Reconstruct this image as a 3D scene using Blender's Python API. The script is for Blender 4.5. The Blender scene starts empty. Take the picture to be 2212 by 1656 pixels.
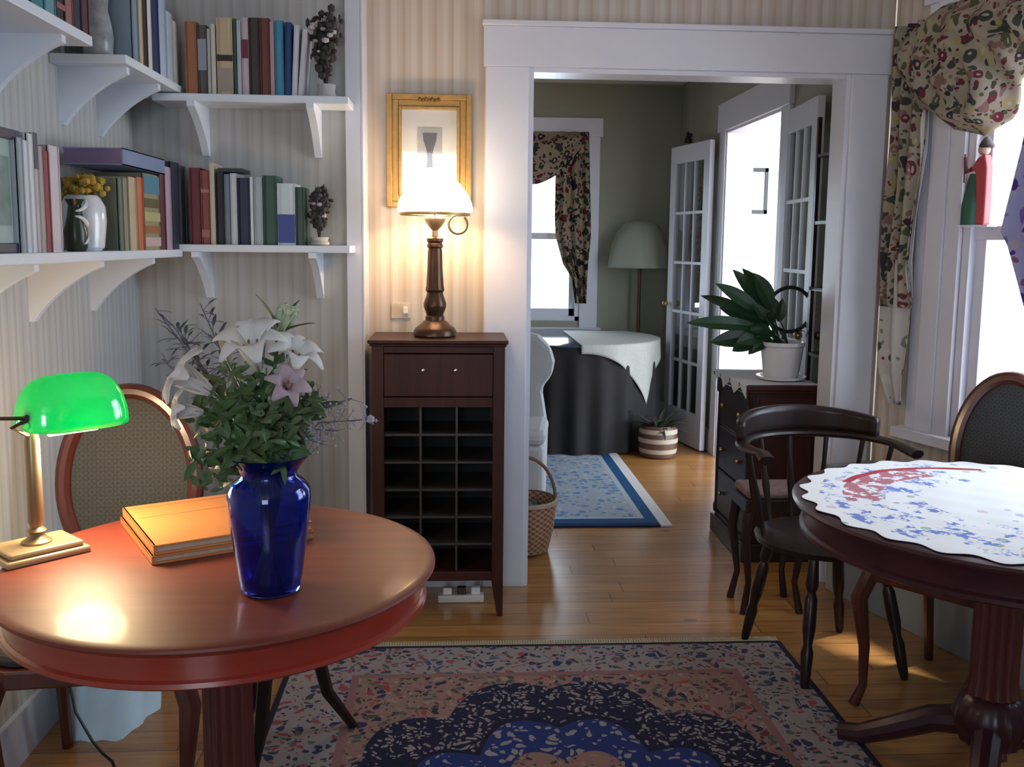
import bpy, math, random
from mathutils import Vector, Matrix
random.seed(7)
PI = math.pi
sc = bpy.context.scene
COL = sc.collection

# ------------------------------------------------------------------ camera
FPX, PIT, YAW, ROLL, Y0, CX, EYE = 2050.0, .1235, .0615, .0107, 780.0, 1106.0, 1.40
_cp, _sp, _cy, _sy = math.cos(PIT), math.sin(PIT), math.cos(YAW), math.sin(YAW)
Fv = Vector((_sy*_cp, _cy*_cp, -_sp)); Rv = Vector((_cy, -_sy, 0)); Uv = Rv.cross(Fv)
_cr, _sr = math.cos(ROLL), math.sin(ROLL)
Rv, Uv = Rv*_cr + Uv*_sr, Uv*_cr - Rv*_sr
cam_d = bpy.data.cameras.new('camera'); cam = bpy.data.objects.new('camera', cam_d); COL.objects.link(cam)
cam_d.sensor_width = 36; cam_d.lens = FPX/2212*36; cam_d.shift_y = (Y0-828)/2212; cam_d.clip_start = .02
cam.matrix_world = Matrix(((Rv.x, Uv.x, -Fv.x, 0), (Rv.y, Uv.y, -Fv.y, 0), (Rv.z, Uv.z, -Fv.z, EYE), (0, 0, 0, 1)))
sc.camera = cam

# ------------------------------------------------------------------ world, light, exposure
sc.view_settings.view_transform = 'Standard'; sc.view_settings.look = 'None'
sc.view_settings.gamma = 1; sc.view_settings.use_curve_mapping = False
sc.view_settings.exposure = 0.62
w = bpy.data.worlds.new('sky'); sc.world = w; w.use_nodes = True
bg = w.node_tree.nodes['Background']; bg.inputs[0].default_value = (.76, .87, 1, 1); bg.inputs[1].default_value = 6.5
sun_d = bpy.data.lights.new('sun', 'SUN'); sun = bpy.data.objects.new('sun', sun_d); COL.objects.link(sun)
sun_d.energy = 5.5; sun_d.angle = .05; sun_d.color = (1, .96, .9)
sun.rotation_euler = Vector((-.30, -.02, -.95)).to_track_quat('-Z', 'Y').to_euler()

def portal(name, loc, d, w_, h_):
    l = bpy.data.lights.new(name, 'AREA'); l.shape = 'RECTANGLE'; l.size = w_; l.size_y = h_
    l.cycles.is_portal = True
    o = bpy.data.objects.new(name, l); COL.objects.link(o); o.location = loc
    o.rotation_euler = Vector(d).to_track_quat('-Z', 'Z').to_euler()

# ------------------------------------------------------------------ pixel -> place on a known plane
def ray(x, y): return Fv*FPX + Rv*(x-CX) - Uv*(y-Y0)
O_ = Vector((0, 0, EYE))
def atZ(x, y, h=0): d = ray(x, y); return O_ + d*((h-EYE)/d.z)
def atY(x, y, v): d = ray(x, y); return O_ + d*(v/d.y)
def atX(x, y, v): d = ray(x, y); return O_ + d*(v/d.x)

# ------------------------------------------------------------------ mesh helper
class MB:
    def __init__(s): s.v = []; s.f = []
    def add(s, vs, fs):
        n = len(s.v); s.v += [tuple(p) for p in vs]; s.f += [tuple(i+n for i in f) for f in fs]; return s
    def box(s, x0, x1, y0, y1, z0, z1, rz=0, c=None):
        vs = [(x, y, z) for x in (x0, x1) for y in (y0, y1) for z in (z0, z1)]
        if rz:
            cx, cy = c or ((x0+x1)/2, (y0+y1)/2); a, b = math.cos(rz), math.sin(rz)
            vs = [(cx+(x-cx)*a-(y-cy)*b, cy+(x-cx)*b+(y-cy)*a, z) for x, y, z in vs]
        return s.add(vs, [(0, 1, 3, 2), (4, 6, 7, 5), (0, 4, 5, 1), (2, 3, 7, 6), (0, 2, 6, 4), (1, 5, 7, 3)])
    def lathe(s, prof, c=(0, 0, 0), n=32, mod=None, sx=1, sy=1, cap=True):
        vs = []
        for r, z in prof:
            for i in range(n):
                a = 2*PI*i/n; rr = r*(mod(a, z) if mod else 1)
                vs.append((c[0]+rr*math.cos(a)*sx, c[1]+rr*math.sin(a)*sy, c[2]+z))
        fs = []
        for k in range(len(prof)-1):
            for i in range(n):
                j = (i+1) % n; fs.append((k*n+i, k*n+j, (k+1)*n+j, (k+1)*n+i))
        if cap:
            fs.append(tuple(range(n))[::-1]); fs.append(tuple((len(prof)-1)*n+i for i in range(n)))
        return s.add(vs, fs)
    def tube(s, pts, r, n=8, flat=1.0, cap=True):
        pts = [Vector(p) for p in pts]; m = len(pts)
        if not isinstance(r, (list, tuple)): r = [r]*m
        vs = []; up = None
        for k, p in enumerate(pts):
            t = (pts[min(k+1, m-1)] - pts[max(k-1, 0)])
            t = t.normalized() if t.length > 1e-9 else Vector((0, 0, 1))
            if up is None:
                up = Vector((0, 0, 1)) if abs(t.z) < .9 else Vector((0, 1, 0))
            a = t.cross(up)
            a = a.normalized() if a.length > 1e-6 else t.orthogonal().normalized()
            b = a.cross(t).normalized(); up = b
            for i in range(n):
                q = 2*PI*i/n; vs.append(p + a*math.cos(q)*r[k] + b*math.sin(q)*r[k]*flat)
        fs = []
        for k in range(m-1):
            for i in range(n):
                j = (i+1) % n; fs.append((k*n+i, k*n+j, (k+1)*n+j, (k+1)*n+i))
        if cap:
            fs.append(tuple(range(n))[::-1]); fs.append(tuple((m-1)*n+i for i in range(n)))
        return s.add(vs, fs)
    def prism(s, poly, axis, a, b):
        """poly = 2D points, extruded along axis between a and b (axis 0: poly=(y,z); 1: (x,z); 2: (x,y))"""
        def P(p, t):
            return {0: (t, p[0], p[1]), 1: (p[0], t, p[1]), 2: (p[0], p[1], t)}[axis]
        n = len(poly)
        vs = [P(p, a) for p in poly] + [P(p, b) for p in poly]
        fs = [tuple(range(n))[::-1], tuple(range(n, 2*n))] + [(i, (i+1) % n, n+(i+1) % n, n+i) for i in range(n)]
        return s.add(vs, fs)
    def grid(s, fn, nu, nv, wrap=False):
        vs = [fn(i/nu, j/nv) for j in range(nv+1) for i in range(nu+1)]
        fs = [(j*(nu+1)+i, j*(nu+1)+i+1, (j+1)*(nu+1)+i+1, (j+1)*(nu+1)+i) for j in range(nv) for i in range(nu)]
        return s.add(vs, fs)
    def sphere(s, c, r, n=12, sx=1, sy=1, sz=1):
        k = n//2
        return s.lathe([(max(r*math.sin(PI*i/k), 1e-4), -r*sz*math.cos(PI*i/k)) for i in range(k+1)], c, n, sx=sx, sy=sy)
    def build(s, name, mat, parent=None, loc=None, rz=0, smooth=False, bevel=0, solid=0, sub=0, angle=35):
        me = bpy.data.meshes.new(name); me.from_pydata([tuple(v) for v in s.v], [], s.f); me.validate(); me.update()
        import bmesh
        bm = bmesh.new(); bm.from_mesh(me); bmesh.ops.recalc_face_normals(bm, faces=bm.faces); bm.to_mesh(me); bm.free()
        o = bpy.data.objects.new(name, me); COL.objects.link(o)
        me.materials.append(mat)
        if smooth:
            for p in me.polygons: p.use_smooth = True
            try: me.set_sharp_from_angle(angle=math.radians(angle))
            except Exception: pass
        if parent: o.parent = parent
        if loc: o.location = loc
        if rz: o.rotation_euler.z = rz
        if bevel:
            m = o.modifiers.new('bevel', 'BEVEL'); m.width = bevel; m.segments = 2; m.limit_method = 'ANGLE'
        if solid:
            m = o.modifiers.new('solid', 'SOLIDIFY'); m.thickness = solid; m.offset = 0
        if sub:
            m = o.modifiers.new('sub', 'SUBSURF'); m.levels = sub; m.render_levels = sub
        return o

def tag(o, label, cat, group=None, kind=None):
    o['label'] = label; o['category'] = cat
    if group: o['group'] = group
    if kind: o['kind'] = kind
    return o
def thing(name, label, cat, loc=(0, 0, 0), rz=0, group=None):
    o = bpy.data.objects.new(name, None); COL.objects.link(o); o.empty_display_size = .05
    o.location = loc; o.rotation_euler.z = rz
    return tag(o, label, cat, group)
def struct(o): o['kind'] = 'structure'; return o

# ------------------------------------------------------------------ node helper
class E:
    """a socket with arithmetic"""
    def __init__(s, nt, k): s.nt = nt; s.k = k
    def _m(s, op, b=None, rev=False, c=None):
        n = s.nt.nodes.new('ShaderNodeMath'); n.operation = op
        args = [s, b] if not rev else [b, s]
        if c is not None: args.append(c)
        for i, a in enumerate(args):
            if a is None: continue
            if isinstance(a, E): s.nt.links.new(a.k, n.inputs[i])
            else: n.inputs[i].default_value = a
        return E(s.nt, n.outputs[0])
    def __add__(s, b): return s._m('ADD', b)
    __radd__ = __add__
    def __sub__(s, b): return s._m('SUBTRACT', b)
    def __rsub__(s, b): return s._m('SUBTRACT', b, True)
    def __mul__(s, b): return s._m('MULTIPLY', b)
    __rmul__ = __mul__
    def __truediv__(s, b): return s._m('DIVIDE', b)
    def abs(s): return s._m('ABSOLUTE')
    def frac(s): return s._m('FRACT')
    def floor(s): return s._m('FLOOR')
    def sin(s): return s._m('SINE')
    def gt(s, b): return s._m('GREATER_THAN', b)
    def lt(s, b): return s._m('LESS_THAN', b)
    def max(s, b): return s._m('MAXIMUM', b)
    def min(s, b): return s._m('MINIMUM', b)
    def atan2(s, b): return s._m('ARCTAN2', b)
    def sqrt(s): return s._m('SQRT')
def col(nt, c):
    if isinstance(c, E): return c
    n = nt.nodes.new('ShaderNodeRGB'); n.outputs[0].default_value = (*c, 1); return E(nt, n.outputs[0])
def mix(nt, f, a, b):
    n = nt.nodes.new('ShaderNodeMix'); n.data_type = 'RGBA'
    if isinstance(f, E): nt.links.new(f.k, n.inputs[0])
    else: n.inputs[0].default_value = f
    nt.links.new(col(nt, a).k, n.inputs[6]); nt.links.new(col(nt, b).k, n.inputs[7])
    return E(nt, n.outputs[2])
def ramp(nt, f, stops, const=False):
    n = nt.nodes.new('ShaderNodeValToRGB'); r = n.color_ramp
    if const: r.interpolation = 'CONSTANT'
    while len(r.elements) < len(stops): r.elements.new(.5)
    for e, (p, c) in zip(r.elements, stops): e.position = p; e.color = (*c, 1)
    nt.links.new(f.k, n.inputs[0]); return E(nt, n.outputs[0])
def coords(nt, kind='Object', scale=(1, 1, 1)):
    t = nt.nodes.new('ShaderNodeTexCoord'); m = nt.nodes.new('ShaderNodeMapping'); m.inputs['Scale'].default_value = scale
    nt.links.new(t.outputs[kind], m.inputs['Vector']); return E(nt, m.outputs[0])
def sep(nt, v):
    n = nt.nodes.new('ShaderNodeSeparateXYZ'); nt.links.new(v.k, n.inputs[0])
    return [E(nt, n.outputs[i]) for i in range(3)]
def noise(nt, v, scale, detail=3, rough=.5, color=False):
    n = nt.nodes.new('ShaderNodeTexNoise'); n.inputs['Scale'].default_value = scale; n.inputs['Detail'].default_value = detail
    n.inputs['Roughness'].default_value = rough; nt.links.new(v.k, n.inputs['Vector']); return E(nt, n.outputs['Color' if color else 'Fac'])
def voro(nt, v, scale, rnd=1, feature='F1'):
    n = nt.nodes.new('ShaderNodeTexVoronoi'); n.inputs['Scale'].default_value = scale; n.inputs['Randomness'].default_value = rnd
    n.feature = feature
    nt.links.new(v.k, n.inputs['Vector'])
    c = nt.nodes.new('ShaderNodeSeparateColor')
    if feature == 'F1': nt.links.new(n.outputs['Color'], c.inputs[0])
    return E(nt, n.outputs['Distance']), E(nt, c.outputs[0]), E(nt, c.outputs[1])
def base(name, rough=.5, metal=0, spec=.5):
    m = bpy.data.materials.new(name); m.use_nodes = True; nt = m.node_tree; b = nt.nodes['Principled BSDF']
    b.inputs['Roughness'].default_value = rough; b.inputs['Metallic'].default_value = metal
    b.inputs['Specular IOR Level'].default_value = spec
    return m, nt, b
def setc(nt, b, e, sock='Base Color'): nt.links.new(e.k, b.inputs[sock])
def bump(nt, b, h, strength=.3, dist=.01):
    n = nt.nodes.new('ShaderNodeBump'); n.inputs['Strength'].default_value = strength; n.inputs['Distance'].default_value = dist
    nt.links.new(h.k, n.inputs['Height']); nt.links.new(n.outputs[0], b.inputs['Normal'])
_plain = {}
def plain(name, c, rough=.5, metal=0, var=.12, spec=.5, coat=0, scale=12):
    key = (name, c, rough, metal)
    if key in _plain: return _plain[key]
    m, nt, b = base(name, rough, metal, spec)
    v = coords(nt); n = noise(nt, v, scale)
    setc(nt, b, mix(nt, n, tuple(x*(1-var) for x in c), tuple(min(1, x*(1+var)) for x in c)))
    if coat: b.inputs['Coat Weight'].default_value = coat; b.inputs['Coat Roughness'].default_value = .15
    _plain[key] = m; return m
def wood(name, c1, c2, rough=.3, coat=.3, scale=(3, 3, 30), grain=4, kind='Object', spec=.5):
    m, nt, b = base(name, rough, spec=spec)
    v = coords(nt, kind, scale); n = noise(nt, v, grain, 5, .6)
    setc(nt, b, ramp(nt, n, [(.3, c1), (.7, c2)]))
    b.inputs['Coat Weight'].default_value = coat; b.inputs['Coat Roughness'].default_value = .12
    return m

# ------------------------------------------------------------------ materials
def wallpaper(name, axis, a, b_, c_, period=.085):
    m, nt, b = base(name, .7, spec=.2)
    x, y, z = sep(nt, coords(nt)); u = (x if axis == 0 else y)/period; f = u.frac()
    c = ramp(nt, f, [(0, a), (.14, b_), (.20, a), (.34, a), (.38, c_), (.50, c_), (.54, a), (.68, b_), (.74, c_), (.88, c_), (.93, a)])
    n = noise(nt, coords(nt, scale=(1, 1, .2)), 9)
    setc(nt, b, mix(nt, n*.25, c, tuple(q*.85 for q in a))); return m
M = {}
M['paper_back'] = wallpaper('striped_wallpaper_lamplit', 0, (.55, .47, .405), (.45, .365, .30), (.60, .54, .495), .12)  # back-wall copy of the paper, lamp warmth put into its colour
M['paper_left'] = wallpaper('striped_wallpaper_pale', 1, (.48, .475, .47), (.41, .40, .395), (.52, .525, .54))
M['paper_proj'] = wallpaper('striped_wallpaper_grey', 0, (.46, .445, .43), (.40, .385, .37), (.49, .485, .485), .10)  # same paper as the back wall, cooler light put into the colour
M['white_trim'] = plain('white_trim', (.66, .66, .74), .35, var=.04)
M['white_shelf'] = plain('white_shelf', (.74, .78, .86), .35, var=.03)
M['green_wall'] = plain('olive_wall', (.30, .30, .235), .7, var=.05)
M['hall_wall'] = plain('hall_wall', (.85, .83, .78), .7, var=.03)
M['ceiling'] = plain('ceiling_paint', (.72, .70, .66), .8, var=.03)
M['seat_paint'] = plain('grey_paint', (.24, .27, .30), .5, var=.06)

def floor_mat():
    m, nt, b = base('pine_planks', .28)
    x, y, z = sep(nt, coords(nt)); pl = y/.105; row = pl.floor(); f = pl.frac()
    def rnd(e, k): return ((e*12.9898+k).sin()*43758.5453).frac()
    xx = x/1.7 + rnd(row, 1.3)*3
    cell = rnd(row*7.3 + xx.floor()*3.1, .7)
    v = coords(nt, scale=(1.2, 16, 1)); g = noise(nt, v, 3, 6, .65)
    c = ramp(nt, g, [(.25, (.24, .095, .028)), (.55, (.46, .22, .065)), (.8, (.56, .30, .10))])
    c = mix(nt, cell*.55, c, (.17, .07, .022))
    kd, k1, k2 = voro(nt, coords(nt, scale=(1.4, 3.4, 1)), 1.7); knot = kd.lt(.07)
    c = mix(nt, knot*.7, c, (.10, .035, .012))
    gap = f.lt(.035).max(xx.frac().lt(.003))
    c = mix(nt, gap*.8, c, (.06, .025, .01)); setc(nt, b, c)
    bump(nt, b, g*.3 - gap, .25, .004)
    b.inputs['Coat Weight'].default_value = .35; b.inputs['Coat Roughness'].default_value = .2
    return m
M['floor'] = floor_mat()
M['cherry'] = wood('cherry_wood', (.135, .022, .012), (.185, .033, .016), .5, .1, (1.5, 14, 14), 2)
M['cherry_dark'] = wood('cherry_column', (.06, .014, .010), (.10, .020, .014), .3, .4, (8, 8, 1), 2)
M['mahog'] = wood('mahogany_wood', (.034, .010, .008), (.058, .016, .012), .42, .04, (14, 14, 1.2), 3, spec=.25)
M['mahog_light'] = wood('mahogany_chair', (.055, .012, .009), (.09, .02, .013), .32, .3, (14, 14, 2), 3)
M['plum'] = wood('plum_wood', (.030, .009, .014), (.050, .014, .021), .34, .1, (4, 4, 10), 3, spec=.35)
M['ebony'] = wood('dark_wood', (.013, .007, .007), (.026, .011, .010), .36, .08, (14, 14, 2), 3, spec=.3)
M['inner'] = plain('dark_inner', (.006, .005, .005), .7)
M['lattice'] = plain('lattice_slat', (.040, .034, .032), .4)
M['brass'] = plain('brass', (.45, .33, .13), .3, 1, .1)
M['dull_brass'] = plain('dull_brass', (.26, .18, .10), .38, .6, .15)
M['bronze'] = plain('bronze', (.09, .045, .025), .35, .6, .2)
M['black'] = plain('black_metal', (.012, .014, .014), .4)
M['page'] = plain('page_paper', (.75, .70, .60), .8, var=.05, scale=80)
M['porcelain'] = plain('white_porcelain', (.72, .72, .76), .2, var=.03, coat=.4)
M['steel'] = plain('steel_knob', (.5, .5, .5), .25, 1)

def glass_mat(name, tint=(1, 1, 1), refl=.03):
    m = bpy.data.materials.new(name); m.use_nodes = True; nt = m.node_tree; nt.nodes.clear()
    o = nt.nodes.new('ShaderNodeOutputMaterial'); t = nt.nodes.new('ShaderNodeBsdfTransparent'); g = nt.nodes.new('ShaderNodeBsdfGlossy')
    t.inputs[0].default_value = (*tint, 1); g.inputs['Roughness'].default_value = .03
    mx = nt.nodes.new('ShaderNodeMixShader'); lw = nt.nodes.new('ShaderNodeLayerWeight'); lw.inputs[0].default_value = .5
    k = E(nt, lw.outputs['Facing']); f = k*k*k*.6 + refl; nt.links.new(f.k, mx.inputs[0])
    nt.links.new(t.outputs[0], mx.inputs[1]); nt.links.new(g.outputs[0], mx.inputs[2])
    nt.links.new(mx.outputs[0], o.inputs[0]); return m
M['pane'] = glass_mat('window_glass', (.97, .99, 1))
M['door_pane'] = glass_mat('door_glass', (.85, .9, .93), refl=.14)
def transluc(name, c, f=.5, rough=.3, gloss=.15, emit=None, es=0):
    m = bpy.data.materials.new(name); m.use_nodes = True; nt = m.node_tree; nt.nodes.clear()
    o = nt.nodes.new('ShaderNodeOutputMaterial'); t = nt.nodes.new('ShaderNodeBsdfTranslucent'); d = nt.nodes.new('ShaderNodeBsdfDiffuse')
    g = nt.nodes.new('ShaderNodeBsdfGlossy'); g.inputs['Roughness'].default_value = rough
    for n in (t, d): n.inputs[0].default_value = (*c, 1)
    a = nt.nodes.new('ShaderNodeMixShader'); a.inputs[0].default_value = f; nt.links.new(d.outputs[0], a.inputs[1]); nt.links.new(t.outputs[0], a.inputs[2])
    b = nt.nodes.new('ShaderNodeMixShader'); b.inputs[0].default_value = gloss; nt.links.new(a.outputs[0], b.inputs[1]); nt.links.new(g.outputs[0], b.inputs[2])
    out = b.outputs[0]
    if emit:
        e = nt.nodes.new('ShaderNodeEmission'); e.inputs[0].default_value = (*emit, 1); e.inputs[1].default_value = es
        ad = nt.nodes.new('ShaderNodeAddShader'); nt.links.new(out, ad.inputs[0]); nt.links.new(e.outputs[0], ad.inputs[1]); out = ad.outputs[0]
    nt.links.new(out, o.inputs[0]); return m
M['green_glass'] = transluc('green_glass', (.0, .46, .20), .5, .12, .14)
M['milk_glass'] = transluc('milk_glass', (.9, .88, .82), .6, .2, .08, (1, .90, .72), 2.6)
M['shade_cloth'] = transluc('shade_cloth', (.55, .58, .50), .5, .6, .02)
def blue_glass():
    m, nt, b = base('cobalt_glass', .04); b.inputs['Base Color'].default_value = (.04, .12, .80, 1)
    b.inputs['Transmission Weight'].default_value = .97; b.inputs['IOR'].default_value = 1.45; return m
M['cobalt'] = blue_glass()

def floral(name, ground, cols, scale=14, dens=.42, trans=.35, darks=.5):
    m = bpy.data.materials.new(name); m.use_nodes = True; nt = m.node_tree; b = nt.nodes['Principled BSDF']
    b.inputs['Roughness'].default_value = .85; b.inputs['Specular IOR Level'].default_value = .1
    v = coords(nt, 'UV' if False else 'Object')
    nz = noise(nt, v, 9, 2, .5, True)
    ad = nt.nodes.new('ShaderNodeVectorMath'); ad.operation = 'MULTIPLY_ADD'; nt.links.new(nz.k, ad.inputs[0]); ad.inputs[1].default_value = (.10, .10, .10)
    nt.links.new(v.k, ad.inputs[2]); v2 = E(nt, ad.outputs[0])
    d1, r1, g1 = voro(nt, v2, scale, .9); d2, r2, g2 = voro(nt, v2, scale*2.1, 1)
    n = len(cols)
    blob = ramp(nt, r1, [(i/n, c) for i, c in enumerate(cols)], True)
    small = ramp(nt, r2, [(i/n, c) for i, c in enumerate(cols[::-1])], True)
    c = mix(nt, d2.lt(darks*.5)*g2.gt(.4), ground, small)
    c = mix(nt, d1.lt(dens)*g1.gt(.25), c, blob)
    c = mix(nt, d1.lt(dens*.35)*g1.gt(.5), c, tuple(min(1, x*1.2) for x in ground))
    setc(nt, b, c)
    if trans:
        t = nt.nodes.new('ShaderNodeBsdfTranslucent'); nt.links.new(c.k, t.inputs[0])
        mx = nt.nodes.new('ShaderNodeMixShader'); mx.inputs[0].default_value = trans
        nt.links.new(b.outputs[0], mx.inputs[1]); nt.links.new(t.outputs[0], mx.inputs[2]); nt.links.new(mx.outputs[0], nt.nodes['Material Output'].inputs[0])
    return m
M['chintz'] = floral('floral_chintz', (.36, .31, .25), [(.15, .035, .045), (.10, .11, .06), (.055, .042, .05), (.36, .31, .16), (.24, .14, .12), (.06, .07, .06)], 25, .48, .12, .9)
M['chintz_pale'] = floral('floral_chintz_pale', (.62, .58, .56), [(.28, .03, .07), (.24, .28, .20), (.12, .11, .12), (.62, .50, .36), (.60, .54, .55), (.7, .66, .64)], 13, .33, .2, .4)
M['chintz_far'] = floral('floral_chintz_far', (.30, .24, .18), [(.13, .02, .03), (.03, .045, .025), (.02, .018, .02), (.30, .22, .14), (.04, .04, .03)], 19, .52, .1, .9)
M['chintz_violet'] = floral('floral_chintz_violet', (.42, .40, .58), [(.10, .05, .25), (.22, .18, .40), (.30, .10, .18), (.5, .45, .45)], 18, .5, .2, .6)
def cloth_print():
    m, nt, b = base('printed_cloth', .9, spec=.1)
    v = coords(nt); x, y, z = sep(nt, v); r = (x*x+y*y).sqrt(); a = y.atan2(x)
    n1 = noise(nt, v, 11, 4, .7); n2 = noise(nt, v, 26, 3, .6); d1, r1, g1 = voro(nt, v, 22, 1)
    c = col(nt, (.88, .88, .90))
    c = mix(nt, d1.lt(.30)*g1.gt(.78), c, ramp(nt, r1, [(0, (.45, .55, .50)), (.4, (.60, .60, .72)), (.7, (.75, .62, .62))], True))
    band = r.gt(.20)*r.lt(.46)*x.lt(.05)
    c = mix(nt, band*n1.gt(.56)*n2.gt(.46), c, (.20, .27, .62))
    c = mix(nt, band*n1.gt(.54)*n1.lt(.56), c, (.50, .55, .78))
    c = mix(nt, r.gt(.30)*r.lt(.40)*a.gt(1.7)*a.lt(3.0)*n2.gt(.47), c, (.52, .20, .24))
    c = mix(nt, r.gt(.392)*r.lt(.415)*a.gt(1.2)*a.lt(2.5), c, (.45, .07, .09))
    setc(nt, b, c); return m
M['table_cloth'] = cloth_print()
M['lace'] = plain('white_lace', (.42, .43, .40), .9, var=.15, scale=60)
M['doily'] = plain('doily_lace', (.55, .56, .60), .9, var=.15, scale=90)
M['dark_cloth'] = plain('dark_table_skirt', (.018, .016, .018), .9, var=.3, scale=6)
M['slip'] = plain('white_slipcover', (.62, .64, .68), .9, var=.05)

# ------------------------------------------------------------------ room shell
WT = .12
def wall(name, o, ang, L, H, openings, mat, th=WT, z0=0):
    """local x along the wall, local +y into the thickness"""
    mb = MB(); xs = sorted({0, L, *[a for op in openings for a in op[:2]]})
    for x0, x1 in zip(xs, xs[1:]):
        segs = [(z0, H)]
        for a, b, c, d in openings:
            if a <= x0 + 1e-6 and b >= x1 - 1e-6:
                segs = [s for s in ((z0, c), (d, H)) if s[1]-s[0] > 1e-4]
        for s0, s1 in segs: mb.box(x0, x1, 0, th, s0, s1)
    return struct(mb.build(name, mat, loc=o, rz=ang))
XL, YB, YP = -1.17, 3.774, 3.60
CR = -.345          # corner of the projecting shelf wall
H1 = 2.62
struct(MB().box(-1.4, 5, -2.2, 9.2, -.1, 0).build('floor', M['floor']))
struct(MB().prism([(XL-.12, -2.3), (2.50, -2.3), (2.50, 1.75), (1.85, YB+WT), (XL-.12, YB+WT)], 2, H1, H1+.1).build('ceiling', M['ceiling']))
struct(MB().box(-1.3, 1.9, YB+WT, 7.6, H1, H1+.1).build('ceiling', M['ceiling']))
struct(MB().box(1.9, 4.9, YB+WT, 9.1, H1, H1+.1).build('ceiling', M['ceiling']))
DX0, DX1, DZ = .287, 1.56, 2.075
wall('wall_back', (-1.29, YB, 0), 0, 3.02, H1, [(DX0+1.29, DX1+1.29, 0, DZ)], M['paper_back'])
wall('wall_shelf_side', (XL, YP, 0), 0, CR-XL, H1, [], M['paper_proj'], YB-YP-.001)
struct(MB().box(XL-.12, XL, -2.2, YB, 0, H1).build('wall_left', M['paper_left']))
# slanted window wall on the right
WA = Vector((1.735, YB, 0)); TH = math.atan(.31); ud = Vector((math.sin(TH), -math.cos(TH), 0)); nd = Vector((-math.cos(TH), -math.sin(TH), 0))
def W(u, n, z): return WA + ud*u + nd*n + Vector((0, 0, z))
RA = math.atan2(ud.y, ud.x)
LW = 2.1
WU0, WU1, WZ0, WZ1 = .40, 1.85, .70, 2.30
wall('wall_right', WA, RA, LW, H1, [(WU0, WU1, WZ0, WZ1)], M['paper_back'])
e2 = W(LW, 0, 0)
struct(MB().box(e2.x, e2.x+.12, -2.2, .1, 0, H1).box(e2.x, e2.x+.12, .1, 1.5, 0, H1).box(e2.x, e2.x+.12, 1.5, e2.y+.02, 0, H1).build('wall_right_near', M['paper_left']))
struct(MB().box(XL, -.9, -2.32, -2.2, 0, H1).box(-.9, .2, -2.32, -2.2, 0, .95).box(-.9, .2, -2.32, -2.2, 2.3, H1).box(.2, e2.x+.1, -2.32, -2.2, 0, H1).build('wall_near', M['paper_left']))
# back room
FY, FX = 7.42, 1.75
OY0, OY1, OZ = 5.07, 6.12, 2.13
wall('wall_far', (-.9, FY, 0), 0, FX+.9, H1, [(.22+.9, .98+.9, .80, 2.22)], M['green_wall'])
wall('wall_far_right', (FX, FY, 0), -PI/2, FY-YB-WT, H1, [(FY-OY1, FY-OY0, 0, OZ)], M['green_wall'])
struct(MB().box(-1.02, -.9, YB+WT, FY+.12, 0, H1).build('wall_far_left', M['green_wall']))
# bright side room beyond the french doors
wall('wall_side_room_back', (FX+.12, 8.6, 0), 0, 3, H1, [], M['hall_wall'])
wall('wall_side_room_right', (4.7, 8.6, 0), -PI/2, 4.6, H1, [(.35, 4.3, .35, 2.4)], M['hall_wall'])

# trim of the cased opening
T = .022
struct(MB().box(.119, DX0, YB-T, YB, 0, DZ).build('trim_opening_left', M['white_trim'], bevel=.003))
struct(MB().box(DX1, 1.706, YB-T, YB, 0, DZ).build('trim_opening_right', M['white_trim'], bevel=.003))
struct(MB().box(.110, 1.715, YB-T-.006, YB, DZ, 2.225).box(.105, 1.72, YB-T-.016, YB, 2.225, 2.245).build('trim_opening_head', M['white_trim'], bevel=.003))
struct(MB().box(DX0+.0005, DX0+.018, YB-.01, YB+WT+.01, 0, DZ-.0005).box(DX1-.018, DX1-.0005, YB-.01, YB+WT+.01, 0, DZ-.0005).box(DX0+.0185, DX1-.0185, YB-.01, YB+WT+.01, DZ-.018, DZ-.0005).build('trim_opening_jamb', M['white_trim']))
struct(MB().box(CR-.055, CR+.004, YP-.012, YP, 0, H1).box(CR-.001, CR+.010, YP-.012, YB, 0, H1).build('trim_corner', M['white_trim'], bevel=.002))
struct(MB().box(XL, XL+.015, -2.2, YP-.02, 0, .14).build('baseboard_left', M['white_trim']))
struct(MB().box(XL, CR-.09, YP-.015, YP, 0, .14).build('baseboard_shelf_side', M['white_trim']))
struct(MB().box(CR+.01, .117, YB-.015, YB, 0, .14).build('baseboard_back', M['white_trim']))
# side opening casing (back room, right wall)
def ytrim(name, boxes): 
    mb = MB()
    for b in boxes: mb.box(*b)
    return struct(mb.build(name, M['white_trim'], bevel=.003))
ytrim('trim_french_door', [(FX-.02, FX, OY1, OY1+.13, 0, OZ), (FX-.02, FX, OY0-.13, OY0, 0, OZ), (FX-.03, FX, OY0-.15, OY1+.15, OZ, OZ+.18),
      (FX-.01, FX+.13, OY1-.015, OY1+.002, 0, OZ), (FX-.01, FX+.13, OY0-.002, OY0+.015, 0, OZ), (FX-.01, FX+.13, OY0, OY1, OZ-.015, OZ+.002)])
ytrim('trim_far_window', [(.08, .22, FY-.02, FY, .74, 2.22), (.98, 1.12, FY-.02, FY, .74, 2.22), (.07, 1.14, FY-.025, FY, 2.22, 2.36), (.06, 1.15, FY-.05, FY, .71, .75)])
ytrim('baseboard_far', [(-.9, FX, FY-.015, FY, 0, .15), (FX-.015, FX, OY1+.13, FY, 0, .15), (FX-.015, FX, YB+WT, OY0-.13, 0, .15)])
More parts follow.
